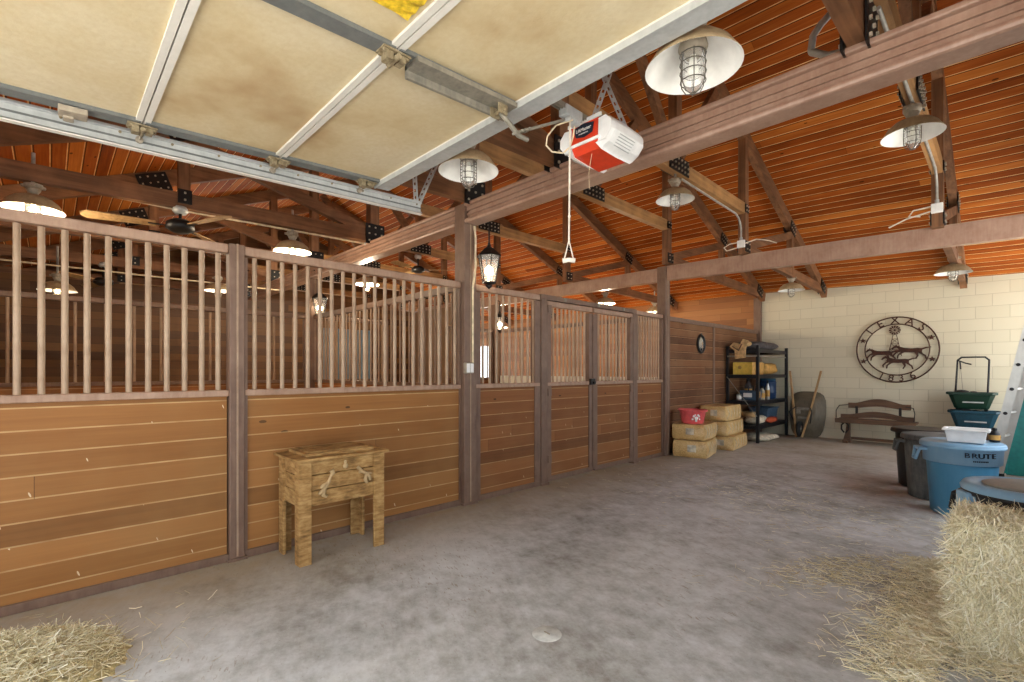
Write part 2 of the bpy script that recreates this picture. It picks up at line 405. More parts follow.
# roof deck: two slopes with thickness, plank courses run along the ridge
mb = MB()
xs = [LX - .4, -12, -9, -6, -3.8, -2.6, -1.4, -.2, RW + .5]; ys = [-1.9, NY, 1, 3.06, RIDGE, 7.02, 9, BY, 11.9]
g = {}
for ti, t in enumerate((0, .12)):
    for i, x in enumerate(xs):
        for j, y in enumerate(ys): g[ti, i, j] = len(mb.v); mb.v.append((x, y, roofz(x, y) + t))
def q(*ids): mb.f.append(ids); mb.sm.append(False); mb.mi.append(0)
for i in range(len(xs) - 1):
    for j in range(len(ys) - 1):
        q(g[0, i, j], g[0, i, j + 1], g[0, i + 1, j + 1], g[0, i + 1, j]); q(g[1, i, j], g[1, i + 1, j], g[1, i + 1, j + 1], g[1, i, j + 1])
for j in range(len(ys) - 1):
    for i in (0, len(xs) - 1): q(g[0, i, j], g[1, i, j], g[1, i, j + 1], g[0, i, j + 1])
for i in range(len(xs) - 1):
    for j in (0, len(ys) - 1): q(g[0, i, j], g[0, i + 1, j], g[1, i + 1, j], g[1, i, j])
struct(mb, 'ceiling', M['deck'])
# back wall: cream block in the bay, boards behind the stalls
mb = MB((0, BY, 0))
mb.prism([(SW - .02, 0), (RW + .15, 0)] + [(x, roofz(x, BY) + .02) for x in (RW + .15, -.6, -2, SW - .02)], (0, BY + .15, 0), (1, 0, 0), (0, 0, 1), .15)
struct(mb, 'wall_back', M['block'])
struct(MB((0, BY, 0)).bx(LX, -13.5, BY - .02, BY + .12, 0, EZ).bx(-12.6, SW - .03, BY - .02, BY + .12, 0, EZ).bx(-13.5, -12.6, BY - .02, BY + .12, 2.25, EZ), 'wall_back_boarded', M['ochre_x'])
def gable(x0, x1, name, holes, mat):
    mb = MB()
    ycut = sorted({NY, BY, RIDGE, 3.06, 7.02} | {h[0] for h in holes} | {h[1] for h in holes})
    for a, b in zip(ycut[:-1], ycut[1:]):
        ab = [h for h in holes if h[0] <= a and h[1] >= b]
        spans = [(0, None)]
        if ab: spans = ([(0, ab[0][2])] if ab[0][2] > 0 else []) + [(ab[0][3], None)]
        for (z0, z1) in spans:
            za, zb = (z1, z1) if z1 is not None else (roofz(x0, a) + .04, roofz(x0, b) + .04)
            mb.prism([(a, z0), (b, z0), (b, zb), (a, za)], (x0, 0, 0), (0, 1, 0), (0, 0, 1), x1 - x0)
    struct(mb, name, mat)
gable(RW, RW + .15, 'wall_right', [(-.9, 1.9, .5, 2.95), (4.9, 7.8, .8, 2.95), (8.9, 11.1, .3, 2.95)], M['tack'])  # unseen side wall; its three openings are added to let daylight in
gable(LX - .15, LX, 'wall_left', [(3.6, 6.6, 0, 2.8), (7.6, 10.9, 0, 2.8)], M['ochre_y'])  # openings in the unseen end wall, added to bounce daylight over the stalls
# entrance wall: garage opening, and a side opening added to light the hay
mb = MB()
for x0, x1, z0, z1 in [(-.34, RW + .15, 2.4, EZ), (-.34, -.22, 0, 2.4), (-3.86, -3.34, 0, EZ), (-3.34, -.34, 2.62, EZ), (LX, -3.86, 0, EZ)]:
    mb.bx(x0, x1, NY - .14, NY, z0, z1)
struct(mb, 'wall_front', M['tack'])
# far stall wall beyond the second row, open above, with a doorway closed by the blue leaf
mb = MB((-11, 0, 0))
for y0, y1, z0, z1 in [(NY, 4.3, 0, 2.9), (5.75, 7.02, 0, 2.9), (4.3, 5.75, 2.35, 2.9)]: mb.bx(-11.08, -11, y0, y1, z0, z1)
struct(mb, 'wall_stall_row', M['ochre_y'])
M['door_daylight'] = paint('daylight_blue_door', (92, 120, 142), (130, 152, 168), .5)  # blue-grey colour stands in for the bluish daylight through the doorway
struct(MB((-11, 5, 0)).bx(-11.06, -11.02, 4.3, 5.75, .02, 2.35).bx(-11.02, -11.0, 4.32, 4.42, .02, 2.33).bx(-11.02, -11.0, 5.63, 5.73, .02, 2.33).bx(-11.02, -11.0, 4.42, 5.63, 1.1, 1.22), 'door_1', M['door_daylight'])
struct(MB((0, 7.02, 0)).bx(-11, -8.75, 6.98, 7.06, 0, 2.72).bx(-11, -8.75, 6.96, 7.08, 2.72, 2.9), 'wall_feed_room', M['taupe'])
# solid boarded wall of the tack room, with its cap rail and joint strip
tk = struct(MB((SW, 0, 0)).bx(SW - .05, SW, 7.2, BY - .02, .05, 2.17), 'wall_tack_room', M['tack'])
struct(MB((SW, 0, 0)).bx(SW - .06, SW + .03, 7.2, BY - .02, 2.17, 2.24).bx(SW, SW + .012, 8.96, 9.03, .05, 2.17).bx(SW - .05, SW + .012, 7.2, BY - .02, 0, .05), 'trim_1', M['brown'])
struct(MB().bx(SW - .06, SW + .08, BY - .1, BY - .005, 0, 2.95), 'trim_2', M['brown'])
struct(MB().bx(-2.1, RW, BY - .02, BY - .001, 0, .06), 'baseboard_back', M['block'])

# ------------------------------------------------------------------ posts and beams
def post(x, y, z1, w, label, mat='brown'):
    o = (x, y, 0); t = thing('steel_post', o, label, 'post', 'square brown stall posts')
    h = w / 2
    MB(o).bx(x - h, x + h, y - h, y + h, 0, z1).build('post_tube', M[mat], t, bevel=.008)
    MB(o).bx(x - h - .012, x + h + .012, y - h - .012, y + h + .012, 0, .02).build('base_plate', M[mat], t)
    MB(o).bx(x + h, x + h + .005, y - .006, y + .006, .03, z1).build('weld_seam', M['bar_far'], t)
    return t
P1 = post(SW, 3.07, 3.035, .16, 'tall brown post carrying the pale outlet box')
post(SW, 7.12, 3.02, .15, 'tall brown post between the last barred panel and the tack room wall')
post(SW, .965, 2.255, .1, 'short slim post between the two long barred panels')
post(-7.8, 3.06, 2.83, .17, 'dark post at the far corner of the stall behind the chest')
post(-7.8, 7.02, 2.79, .17, 'dusty post at the far corner of the stall behind the doors')
def ibeam(x0, x1, y, z0, z1, label, d0=0, d1=0, w=.1, plain=False):
    o = ((x0 + x1) / 2, y, z0); t = thing('steel_beam', o, label, 'beam', 'brown steel beams across the barn')
    def pt(x, z, yy): return Vector((x, yy, z - (d0 if x == x0 else d1)))
    def sec(mb, ya, yb, za, zb):
        vs = [pt(x, z, yy) for x in (x0, x1) for yy in (ya, yb) for z in (za, zb)]
        mb.add(vs, [(0, 1, 3, 2), (4, 6, 7, 5), (0, 4, 5, 1), (2, 3, 7, 6), (0, 2, 6, 4), (1, 5, 7, 3)])
    h = w / 2
    if plain:
        mb = MB(o); sec(mb, y - h, y + h, z0, z1); mb.build('beam_tube', M['brown_beam'], t, bevel=.008)
        mb = MB(o); sec(mb, y - h - .004, y + h + .004, z1, z1 + .006); mb.build('top_seam', M['bar'], t)
    else:
        mb = MB(o); sec(mb, y - .03, y + .03, z0 + .02, z1 - .02); sec(mb, y - .045, y - .028, z0 + .085, z0 + .105); sec(mb, y - .05, y - .028, z1 - .075, z1 - .035); mb.build('web', M['brown_beam'], t)
        mb = MB(o); sec(mb, y - h - .02, y + h + .02, z0, z0 + .045); mb.build('bottom_flange', M['brown_beam'], t, bevel=.018)
        mb = MB(o); sec(mb, y - h - .02, y + h + .02, z1 - .035, z1); mb.build('top_flange', M['brown_beam'], t, bevel=.01)
    return t
ibeam(SW + .08, RW, 3.07, 2.83, 3.035, 'big brown flanged steel beam above the bay, passing behind the door opener', w=.13)
ibeam(-11, SW - .08, 3.07, 2.83, 3.035, 'brown flanged steel beam running over the stalls from the post with the outlet box', w=.13)
ibeam(SW + .075, RW, 7.12, 2.79, 3.015, 'plain brown box beam over the bay from the post by the tack room', d0=0, d1=.098, plain=True)
ibeam(-11, SW - .075, 7.12, 2.79, 3.0, 'plain brown box beam continuing over the stalls behind the doors', plain=True)

# ------------------------------------------------------------------ trusses
def plate(mb, mbolt, x, y, z, w, h, a=0, side=1, nx=4, ny=3):
    rot = Matrix.Rotation(a, 3, 'X')
    mb.cur = 0; mb.box((x, y, z), (.012, w, h), rot); mb.cur = 1
    for i in range(nx):
        for j in range(ny):
            p = rot @ Vector((0, (i + .5) / nx * w - w / 2, (j + .5) / ny * h - h / 2))
            mbolt.box(Vector((x + side * .012, y, z)) + p, (.014, .017, .017), rot)
def truss(X, label, first=None):
    o = (X, RIDGE, EZ); t = thing('roof_truss', o, label, 'truss', 'dark timber roof trusses')
    ang = math.atan(SL)
    def dz(y): return droop(X, y)
    for sgn, nm in ((-1, 'rafter'), (1, 'rafter')):
        m = MB(o); ye = NY if sgn < 0 else BY - .02
        a = (X, ye, roofz(X, ye) - .11); b = (X, RIDGE, roofz(X, RIDGE) - .11)
        m.beam(a, b, .09, .19); m.build('rafter', M['timber'], t)
        yu = RIDGE + sgn * 1.98
        m = MB(o).bx(X - .05, X + .05, yu - .06, yu + .06, 3.03 - dz(yu), roofz(X, yu) - .15); m.build('upright', M['timber_v'], t)
        yh = RIDGE + sgn * 4.06
        m = MB(o).bx(X - .045, X + .045, yh - .05, yh + .05, 3.02 - dz(yh), roofz(X, yh) - .15); m.build('hanger', M['timber_v'], t)
        yb0 = yu + sgn * .06; ye2 = ye - sgn * .05
        m = MB(o).beam((X, yb0, 3.11 - dz(yb0)), (X, ye2 - sgn * .3, 3.08 - dz(ye2) - .06), .08, .15); m.build('bottom_chord', M['timber'], t)
        m = MB(o).beam((X, yu + sgn * .1, 3.16 - dz(yu)), (X, yh - sgn * .02, roofz(X, yh) - .25), .075, .12); m.build('strut', M['timber'], t)
    m = MB(o).beam((X, RIDGE - 1.93, 3.64), (X, RIDGE + 1.93, 3.64 - dz(7.02) * .6), .09, .15); m.build('collar_tie', M['timber_l'], t)
    m = MB(o).bx(X - .05, X + .05, RIDGE - .06, RIDGE + .06, 3.7, roofz(X, RIDGE) - .15); m.build('king_post', M['timber_v'], t)
    for sgn in (-1, 1):
        m = MB(o).beam((X, RIDGE + sgn * .1, 3.78), (X, RIDGE + sgn * 1.05, roofz(X, RIDGE + sgn * 1.05) - .24), .07, .11); m.build('web_brace', M['timber'], t)
    for k, (y, z, w, h, a, nx, ny) in enumerate([(RIDGE, 3.66 - dz(RIDGE), .44, .17, 0, 6, 3), (RIDGE - 4.06, roofz(X, RIDGE - 4.06) - .16, .34, .24, ang, 4, 3), (RIDGE + 4.04, roofz(X, RIDGE + 4.04) - .16, .26, .17, -ang, 4, 2),
                                     (RIDGE - 1.98, 3.13, .26, .26, 0, 3, 3), (RIDGE + 2.0, 3.13 - dz(7.02), .17, .15, 0, 2, 2), (RIDGE + 1.97, 3.64 - dz(7.02) * .6, .12, .11, 0, 2, 2), (BY - .35, roofz(X, BY - .35) - .14, .3, .18, -ang, 3, 2), (RIDGE - 4.06, 3.1, .12, .14, 0, 1, 2)]):
        for side in (1, -1):
            if side < 0 and X < -3: continue
            m = MB(o)
            plate(m, m, X + side * .053, y, z, w, h, a, side, nx, ny)
            m.build('gusset_plate', [M['black'], M['bolt']], t)
    return t
for X, lb in [(-.55, 'timber roof truss with bolted plate and dome lamp just beyond the big flanged beam'),
              (-2.6, 'timber roof truss over the middle of the open bay, above the wheelbarrow'),
              (-3.76, 'timber roof truss in line with the stall fronts and the outlet box post'),
              (-5.8, 'timber roof truss over the stall behind the chest, carrying a fan and dome lamps'),
              (-7.75, 'timber roof truss at the far side of the first stall row, carrying a ceiling fan'),
              (-9.7, 'timber roof truss over the aisle beyond the first stall row'),
              (-11.7, 'timber roof truss just beyond the far ochre stall wall'),
              (-13.6, 'timber roof truss next to the end wall of the barn')]: truss(X, lb)

# ------------------------------------------------------------------ stall fronts
def bars(o, t, pts, z0, z1, r=.0165, mat='bar', n=8):
    x, y = pts[0]
    b = MB(o).cyl((x, y, z0), (x, y, z1), r, n=n).build('bar', M[mat], t)
    for (x2, y2) in pts[1:]:
        c = b.copy(); COL.objects.link(c); c.location = (x2 - x, y2 - y, 0)
def panelY(x, y0, y1, ybars, label, boards='stall', zs=1.215, zt=2.25, name='stall_partition', cat='stall partition', stile=.05, group=None, toprail=True, mat='brown', railm='rail', barm='bar', z0=0.0, r=.0165):
    o = (x, (y0 + y1) / 2, 0); t = thing(name, o, label, cat, group)
    MB(o).bx(x - .025, x + .02, y0 + .01, y1 - .01, z0 + .05, zs - .04).build('board_infill', M[boards], t)
    MB(o).bx(x - .035, x + .04, y0, y1, z0, z0 + .055).build('base_rail', M[mat], t, bevel=.004)
    MB(o).bx(x - .035, x + .035, y0, y1, zs - .045, zs).build('sill_rail', M[railm], t, bevel=.006)
    if toprail: MB(o).bx(x - .035, x + .035, y0, y1, zt - .065, zt).build('top_rail', M[railm], t, bevel=.01)
    if stile:
        for (a, b) in ((y0, y0 + stile), (y1 - stile, y1)): MB(o).bx(x - .034, x + .034, a, b, z0 + .02, zt - .08).build('stile', M[mat], t)
    if ybars: bars(o, t, [(x, y) for y in ybars], zs - .01, zt - .07, r, barm)
    return t
def ran(a, b, n): return [a + (b - a) * i / (n - 1) for i in range(n)]
panelY(SW, -1.15, .915, ran(-1.02, .855, 20), 'long barred stall panel with tan bars above orange boards, beside the loose hay', stile=0)
panelY(SW, 1.015, 2.985, ran(1.09, 2.93, 20), 'barred stall panel behind the rustic wooden chest', stile=.02)
panelY(SW, 3.15, 4.16, ran(3.3, 4.08, 9), 'narrow fixed barred panel between the outlet box post and the stall doors', 'stall_red', stile=.09, r=.014)
for (a, b, lb) in ((4.28, 5.17, 'barred stall door with the black latch on its edge, next to the fixed panel'), (5.21, 6.15, 'barred stall door next to the short end panel')):
    d = panelY(SW + .005, a, b, ran(a + .14, b - .13, 9), lb, 'stall_red', zt=2.19, name='stall_door', cat='stall door', stile=.07, z0=.03, r=.014, group='pair of barred stall doors')
    if a < 5:
        o = d.location
        MB(o).bx(SW + .035, SW + .075, 5.1, 5.19, 1.17, 1.25).cyl((SW + .055, 5.15, 1.2), (SW + .1, 5.15, 1.2), .02).build('latch', M['black'], d, bevel=.004)
        MB(o).bx(SW + .03, SW + .05, 5.17, 5.2, .06, 2.1).build('astragal', M['brown'], d)
    for zz in (.25, 1.05, 2.05):
        MB(d.location).bx(SW + .035, SW + .05, a + .005 if a < 5 else b - .065, a + .065 if a < 5 else b - .005, zz, zz + .09).build('hinge', M['brown'], d)
panelY(SW, 6.25, 7.04, ran(6.36, 6.95, 9), 'short barred end panel between the stall doors and the tack room post', 'stall_red', stile=.04, r=.014)
def jamb(y, label, z=2.25):
    o = (SW, y, 0); t = thing('door_jamb_post', o, label, 'post')
    MB(o).bx(SW - .05, SW + .05, y - .05, y + .05, 0, z).build('jamb_tube', M['brown'], t, bevel=.006)
    MB(o).bx(SW - .065, SW + .065, y - .065, y + .065, 0, .03).build('foot_plate', M['brown'], t)
jamb(4.22, 'brown door jamb post between the fixed panel and the first stall door', 2.2)
jamb(6.2, 'brown door jamb post between the second stall door and the short end panel', 2.2)
o = (SW, 5.2, 2.2)
t = thing('header_rail', o, 'brown header rail running above the pair of stall doors', 'rail')
MB(o).bx(SW - .04, SW + .04, 4.17, 6.26, 2.2, 2.26).build('rail_tube', M['brown'], t, bevel=.008)
for y in (4.6, 5.3, 5.9): MB(o).bx(SW + .04, SW + .055, y - .02, y + .02, 2.21, 2.25).build('rail_clip', M['galv_old'], t)

def panelX(y, x0, x1, xb, label, boards='stall_x', zs=1.215, zt=2.25, sill='brown', sh=.045):
    o = ((x0 + x1) / 2, y, 0); t = thing('stall_divider', o, label, 'stall divider')
    MB(o).bx(x0 + .01, x1 - .01, y - .022, y + .022, .05, zs - .04).build('board_infill', M[boards], t)
    MB(o).bx(x0, x1, y - .035, y + .035, 0, .055).build('base_rail', M['brown'], t)
    MB(o).bx(x0, x1, y - .035, y + .035, zs - sh, zs).build('sill_rail', M[sill], t)
    MB(o).bx(x0, x1, y - .035, y + .035, zt - .07, zt).build('top_rail', M['brown'], t)
    bars(o, t, [(x, y) for x in xb], zs - .01, zt - .06, .013, 'bar_far', 6)
panelX(3.07, -7.7, -3.96, ran(-7.55, -4.1, 34), 'barred divider across the stalls under the big beam')
panelX(7.1, -7.7, -3.96, ran(-7.55, -4.1, 34), 'barred divider across the stalls behind the stall doors, next to the tack room', zs=1.25, sill='white_stile', sh=.16)
panelY(-7.8, -1.1, 2.96, ran(-.9, 2.75, 14), 'far barred panel in shadow across the stall behind the long front panel', 'stall_red', stile=.05, barm='bar_far', railm='brown')
panelY(-7.8, 3.16, 4.4, ran(3.3, 4.28, 8), 'far barred panel beside the dark corner post across the middle stall', 'stall_red', stile=.05, barm='bar_far', railm='brown')
panelY(-7.8, 5.7, 6.92, ran(5.84, 6.78, 8), 'far barred panel beside the dusty corner post across the middle stall', 'stall_red', stile=.05, barm='bar_far', railm='brown')
# ------------------------------------------------------------------ barn lamps
def make_lamp():
    t = thing('barn_lamp', (0, 0, 0), 'x', 'lamp', 'dome barn lamps')
    m = MB()
    outer = [(.042, .13), (.075, .124), (.125, .104), (.165, .068), (.185, .034), (.206, .006), (.207, 0)]
    inner = [(.207, 0), (.2, .004), (.18, .03), (.16, .062), (.12, .097), (.072, .116), (.0, .12)]
    m.cur = 0; m.lathe(outer, n=36); m.cur = 1; m.lathe(inner, n=36)
    m.build('shade', [M['shade_out'], M['shade_in']], t)
    m = MB(); m.lathe([(.0, .19), (.04, .188), (.05, .175), (.036, .15), (.036, .13), (.05, .12), (.05, .11), (.0, .11)], n=18); m.build('neck', M['cast'], t)
    m = MB(); m.lathe([(.0, .24), (.058, .236), (.062, .225), (.062, .2), (.055, .188), (.0, .188)], n=20)
    for a in range(3): m.cyl((.05 * math.cos(a * 2.1), .05 * math.sin(a * 2.1), .212), (.085 * math.cos(a * 2.1), .085 * math.sin(a * 2.1), .212), .015, n=10)
    m.build('junction_box', M['cast'], t)
    m = MB(); m.lathe([(.0, .118), (.058, .116), (.064, .09), (.056, .07), (.046, .066), (.0, .066)], n=20); m.build('lamp_holder', M['cast'], t)
    m = MB(); m.lathe([(.046, .07), (.048, .02), (.046, -.05), (.037, -.085), (.018, -.102), (.0, -.106)], n=18); gl = m.build('glass_globe', M['glass'], t)
    m = MB(); m.lathe([(.0, .065), (.015, .06), (.02, .02), (.028, -.01), (.022, -.034), (.0, -.042)], n=14); m.build('bulb', M['bulb'], t)
    m = MB()
    for z, r in ((.06, .056), (.02, .056), (-.02, .056), (-.06, .054)):
        m.tube([(r * math.cos(a * math.pi / 8), r * math.sin(a * math.pi / 8), z) for a in range(16)], .0026, 5, closed=True)
    for a in range(6):
        c, s = math.cos(a * math.pi / 3), math.sin(a * math.pi / 3)
        m.tube([(.056 * c, .056 * s, .065), (.056 * c, .056 * s, -.04), (.053 * c, .053 * s, -.07), (.034 * c, .034 * s, -.104), (.0, .0, -.118)], .0026, 5)
    m.build('wire_cage', M['cage'], t)
    return t
LAMP = make_lamp(); used = [False]
def lamp(x, y, z, label, top=None):
    if not used[0]: t = LAMP; used[0] = True
    else: t = copy_tree(LAMP)
    t.location = (x, y, z); t['label'] = label
    if top:
        MB((0, 0, 0)).cyl((0, 0, .23), (0, 0, top - z), .014).build('stem', M['conduit'], t)
    return t
def lit(t, e, col=(1, .82, .58), dz=-.1):
    L = bpy.data.lights.new('lamp_light', 'POINT'); L.energy = e; L.color = col; L.shadow_soft_size = .05
    o = bpy.data.objects.new('lamp_light', L); COL.objects.link(o); o.parent = t; o.location = (0, 0, dz)
def litlamp(x, y, z, label, top, e):
    t = lamp(x, y, z, label, top)
    for ch in t.children:
        if ch.name.startswith('bulb'):
            ch.data = ch.data.copy(); ch.data.materials[0] = M['bulb_on']
    lit(t, e)
lamp(-.985, 2.075, 2.705, 'large white dome lamp with caged bulb hanging beside the raised garage door edge', 3.2)
lamp(-2.59, 2.08, 2.725, 'dome lamp with caged bulb hanging above the top of the outlet box post', 3.05)
lamp(-2.6, 5.04, 3.26, 'dome lamp hanging under a bolted truss plate behind the door opener', 3.56)
lamp(-.55, 5.04, 3.26, 'dome lamp hanging under a bolted plate, seen just beneath the big flanged beam', 3.56)
lamp(-2.62, 9.22, 2.74, 'dome lamp hanging close to the block wall above the black shelf and wheelbarrow', 3.02)
lamp(-.56, 9.22, 2.735, 'dome lamp hanging close to the block wall above the green spreader', 2.98)
litlamp(-5.86, -.1, 2.74, 'dusty dome lamp on the long timber chord, above the long barred panel', 3.05, 80)
litlamp(-5.86, 2.06, 2.75, 'dusty dome lamp on the long timber chord, above the panel behind the chest', 3.05, 80)
litlamp(-5.86, 8.35, 2.75, 'dome lamp seen above the stall doors, the one closer to the hanging pull cord', 3.02, 150)
litlamp(-5.86, 10.35, 2.75, 'dome lamp seen above the short end panel close to the tack room post', 3.02, 15)
litlamp(-9.0, .08, 2.44, 'glowing dome lamp in the dark aisle seen through the middle of the long panel', 3.05, 8)
litlamp(-9.0, 1.99, 2.66, 'glowing dome lamp in the dark aisle seen through the bars close to the slim post', 3.05, 30)
litlamp(-7.8, 4.0, 2.86, 'lit dome lamp over the far row seen above the panel behind the chest', 3.05, 300)
litlamp(-9.4, 8.6, 2.5, 'lit dome lamp over the far stalls seen through the narrow fixed panel', 3.1, 300)

# ------------------------------------------------------------------ fans
def fan(x, y, ztop, zhub, label, a0):
    o = (x, y, zhub); t = thing('ceiling_fan', o, label, 'fan', 'ceiling fans on the trusses')
    MB(o).cyl((x, y, zhub + .05), (x, y, ztop), .014).build('down_rod', M['black'], t)
    MB(o).lathe([(0, .0), (.06, .0), (.07, -.04), (.05, -.07), (0, -.07)], (x, y, ztop), 18).build('canopy', M['galv'], t)
    MB(o).lathe([(0, .075), (.07, .07), (.12, .035), (.125, -.02), (.07, -.055), (0, -.06)], (x, y, zhub), 22).build('motor_housing', M['black'], t)
    for k in range(3):
        a = a0 + k * 2.0944; rt = Matrix.Rotation(a, 3, 'Z')
        m = MB(o)
        poly = [(.2, -.05), (.72, -.075), (.76, -.03), (.76, .03), (.7, .075), (.2, .05)]
        vs = []
        for zz in (0, .008):
            for (px, py) in poly: vs.append(rt @ Vector((px, py, zz + py * .22)) + Vector(o))
        n = 6; m.add(vs, [tuple(range(5, -1, -1)), tuple(range(6, 12))] + [(i, (i + 1) % n, n + (i + 1) % n, n + i) for i in range(n)])
        b = m.build('blade', M['old'], t)
        m = MB(o); m.beam(Vector(o) + rt @ Vector((.1, 0, 0)), Vector(o) + rt @ Vector((.26, 0, 0)), .03, .008); m.build('blade_iron', M['black'], b)
fan(-5.8, .95, 3.0, 2.8, 'ceiling fan with pale blades hanging from the timber chord between two dome lamps', .35)
fan(-7.8, 5.04, 3.55, 3.27, 'ceiling fan with dark hub hanging over the far row beyond the big beam', .9)
fan(-9.7, .6, 3.02, 2.72, 'ceiling fan in the shadows of the aisle seen through the bars of the long panel', 1.3)

# ------------------------------------------------------------------ carriage lantern on the post
o = (-3.7, 3.24, 2.2); x, y = o[:2]
t = thing('carriage_lantern', o, 'black carriage lantern with clear glass hanging beside the outlet box post', 'lantern')
MB(o).cyl((x, y, 2.63), (x, y, 2.86), .008).tube([(x, y, 2.86), (x - .05, y - .05, 2.9), (x - .07, y - .07, 3.0)], .008).build('hanging_stem', M['ironblk'], t)
rt = Matrix.Rotation(R(30), 3, 'Z')
m = MB(o); m.lathe([(0, .445), (.02, .44), (.022, .42), (.06, .395), (.125, .335), (.13, .318), (.0, .318)], o, 6, rt, False); m.lathe([(0, .47), (.014, .46), (.014, .44), (0, .435)], o, 10); m.build('roof_cap', M['ironblk'], t)
m = MB(o)
for k in range(6):
    a = k * math.pi / 3 + R(30); c, s = math.cos(a), math.sin(a)
    m.beam((x + .112 * c, y + .112 * s, 2.52), (x + .066 * c, y + .066 * s, 2.25), .009, .009)
m.lathe([(.0, .03), (.072, .045), (.072, .058), (.0, .058)], o, 6, rt, False); m.lathe([(0, -.015), (.015, 0), (.04, .025), (0, .03)], o, 10); m.build('frame', M['ironblk'], t)
MB(o).lathe([(.064, .055), (.108, .318)], o, 6, rt, False).build('glass_panes', M['glass'], t)
MB(o).lathe([(0, .07), (.016, .07), (.018, .14), (.028, .18), (.02, .22), (0, .235)], o, 12).build('bulb', M['bulb_on'], t)
lit(t, 8, (1, .85, .65), .17)
for p_, lb in (((-7.62, 3.1, 2.18), 'lit lantern on the dark corner post seen between the bars behind the chest'), ((-7.62, 6.98, 2.18), 'lit lantern on the dusty corner post seen through the narrow fixed panel')):
    q_ = copy_tree(t); q_.location = p_; q_['label'] = lb

# outlet box and conduit on the post
o = (SW + .08, 3.02, 1.38); x, y, z = o
t = thing('outlet_box', o, 'pale weathered double outlet box on the tall brown post', 'electrical box')
MB(o).bx(x, x + .045, y - .045, y + .06, z - .055, z + .055).build('box_body', M['cast'], t, bevel=.01)
MB(o).bx(x + .045, x + .05, y - .035, y + .005, z - .045, z + .045).bx(x + .045, x + .05, y + .012, y + .052, z - .045, z + .045).build('flip_covers', M['white'], t, bevel=.003)
MB(o).tube([(x + .012, y + .07, z + .05), (x + .012, y + .07, 2.2), (x + .03, y + .09, 2.4), (x + .02, y + .1, 2.7), (x + .01, y + .09, 2.82)], .011, 8).build('conduit', M['cord'], t)

# ------------------------------------------------------------------ overhead garage door (open)
TK = .045
def H(y): return 2.70 + TK * (y - .6)
DX0, DX1, DC = -3.27, -.37, -1.82
o = (DC, .36, H(.36))
t = thing('garage_door', o, 'raised sectional garage door with cream foam backed panels lying overhead', 'garage door')
js = [-1.02, -.33, .36, 1.055, 1.75]
def slab(mb, x0, x1, y0, y1, d0, d1):
    vs = [(x, y, H(y) + d) for x in (x0, x1) for y in (y0, y1) for d in (d0, d1)]
    return mb.add(vs, [(0, 1, 3, 2), (4, 6, 7, 5), (0, 4, 5, 1), (2, 3, 7, 6), (0, 2, 6, 4), (1, 5, 7, 3)])
for a, b in zip(js[:-1], js[1:]):
    m = MB(o); slab(m, DX0, DX1, a + .004, b - .004, 0, .045)
    s = m.build('door_section', M['foam'], t)
    m = MB(o)
    slab(m, DX0, DX1, a + .003, a + .032, -.014, .02); slab(m, DX0, DX1, b - (.032 if b < 1.7 else .006), b - .003, -.014, .02)
    m.build('section_edge', M['white_stile'], s)
    m = MB(o); slab(m, DX0 - .01, DX0 + .075, a + .01, b - .01, -.02, .02); m.build('end_stile', M['stile_grey'], s)
    m = MB(o); slab(m, DX1 - .075, DX1 + .01, a + .01, b - .01, -.02, .02); m.build('end_stile', M['stile_grey'], s)
    m = MB(o); slab(m, DC - .04, DC + .04, a + .01, b - .01, -.02, .02); m.build('centre_stile', M['stile_grey'], s)
m = MB(o); slab(m, DX0 - .02, DX1 + .02, 1.75, 1.862, -.034, .03); slab(m, DX0 - .02, DX1 + .02, 1.742, 1.752, -.042, -.01); m.build('top_strut', M['galv'], t)
m = MB(o); slab(m, DC - .05, DC + .055, 1.14, 1.74, -.04, -.018); slab(m, DC - .05, DC - .035, 1.14, 1.74, -.075, -.018); m.build('operator_bracket', M['galv_old'], t)
def hinge(x, y, roller=0):
    m = MB(o); z = H(y)
    m.box((x, y, z - .026), (.07, .13, .008)); m.box((x, y - .03, z - .045), (.05, .03, .04)); m.box((x, y + .03, z - .04), (.05, .03, .03))
    m.cyl((x - .045, y, z - .05), (x + .045, y, z - .05), .012)
    for dx in (-.02, .02):
        for dy in (-.052, .052): m.box((x + dx, y + dy, z - .034), (.014, .014, .012))
    h = m.build('hinge', M['hinge'], t)
    if roller:
        xr = x + roller * .11
        m = MB(o); m.cyl((x, y, z - .055), (xr, y, z - .055), .006); m.cyl((xr - .012, y, z - .055), (xr + .012, y, z - .055), .018, n=16); m.build('roller', M['cast'], h)
for y in js[1:-1]: hinge(DX0 + .02, y, -1); hinge(DC, y); hinge(DX1 - .02, y, 1)
hinge(DX0 + .02, 1.66, -1); hinge(DX1 - .02, 1.66, 1)
# lift latch plate and creased label on the door skin
m = MB(o); slab(m, DX0 - .03, DX0 + .06, .03, .14, -.05, -.02); slab(m, DX0 - .06, DX0, .05, .09, -.06, -.04); m.build('slide_bolt', M['cast'], t, bevel=.004)
m = MB(o)
vs = []; fs = []
for i in range(9):
    for j in range(4):
        xx = -1.62 + .22 * i / 8; yy = .84 + .16 * j / 3; vs.append((xx, yy, H(yy) - .004 - .008 * ((i + j) % 2) * (j in (0, 3))))
for i in range(8):
    for j in range(3): fs.append((i * 4 + j, i * 4 + j + 1, i * 4 + j + 5, i * 4 + j + 4))
m.add(vs, fs); m.build('creased_label', M['yellow_lbl'], t)
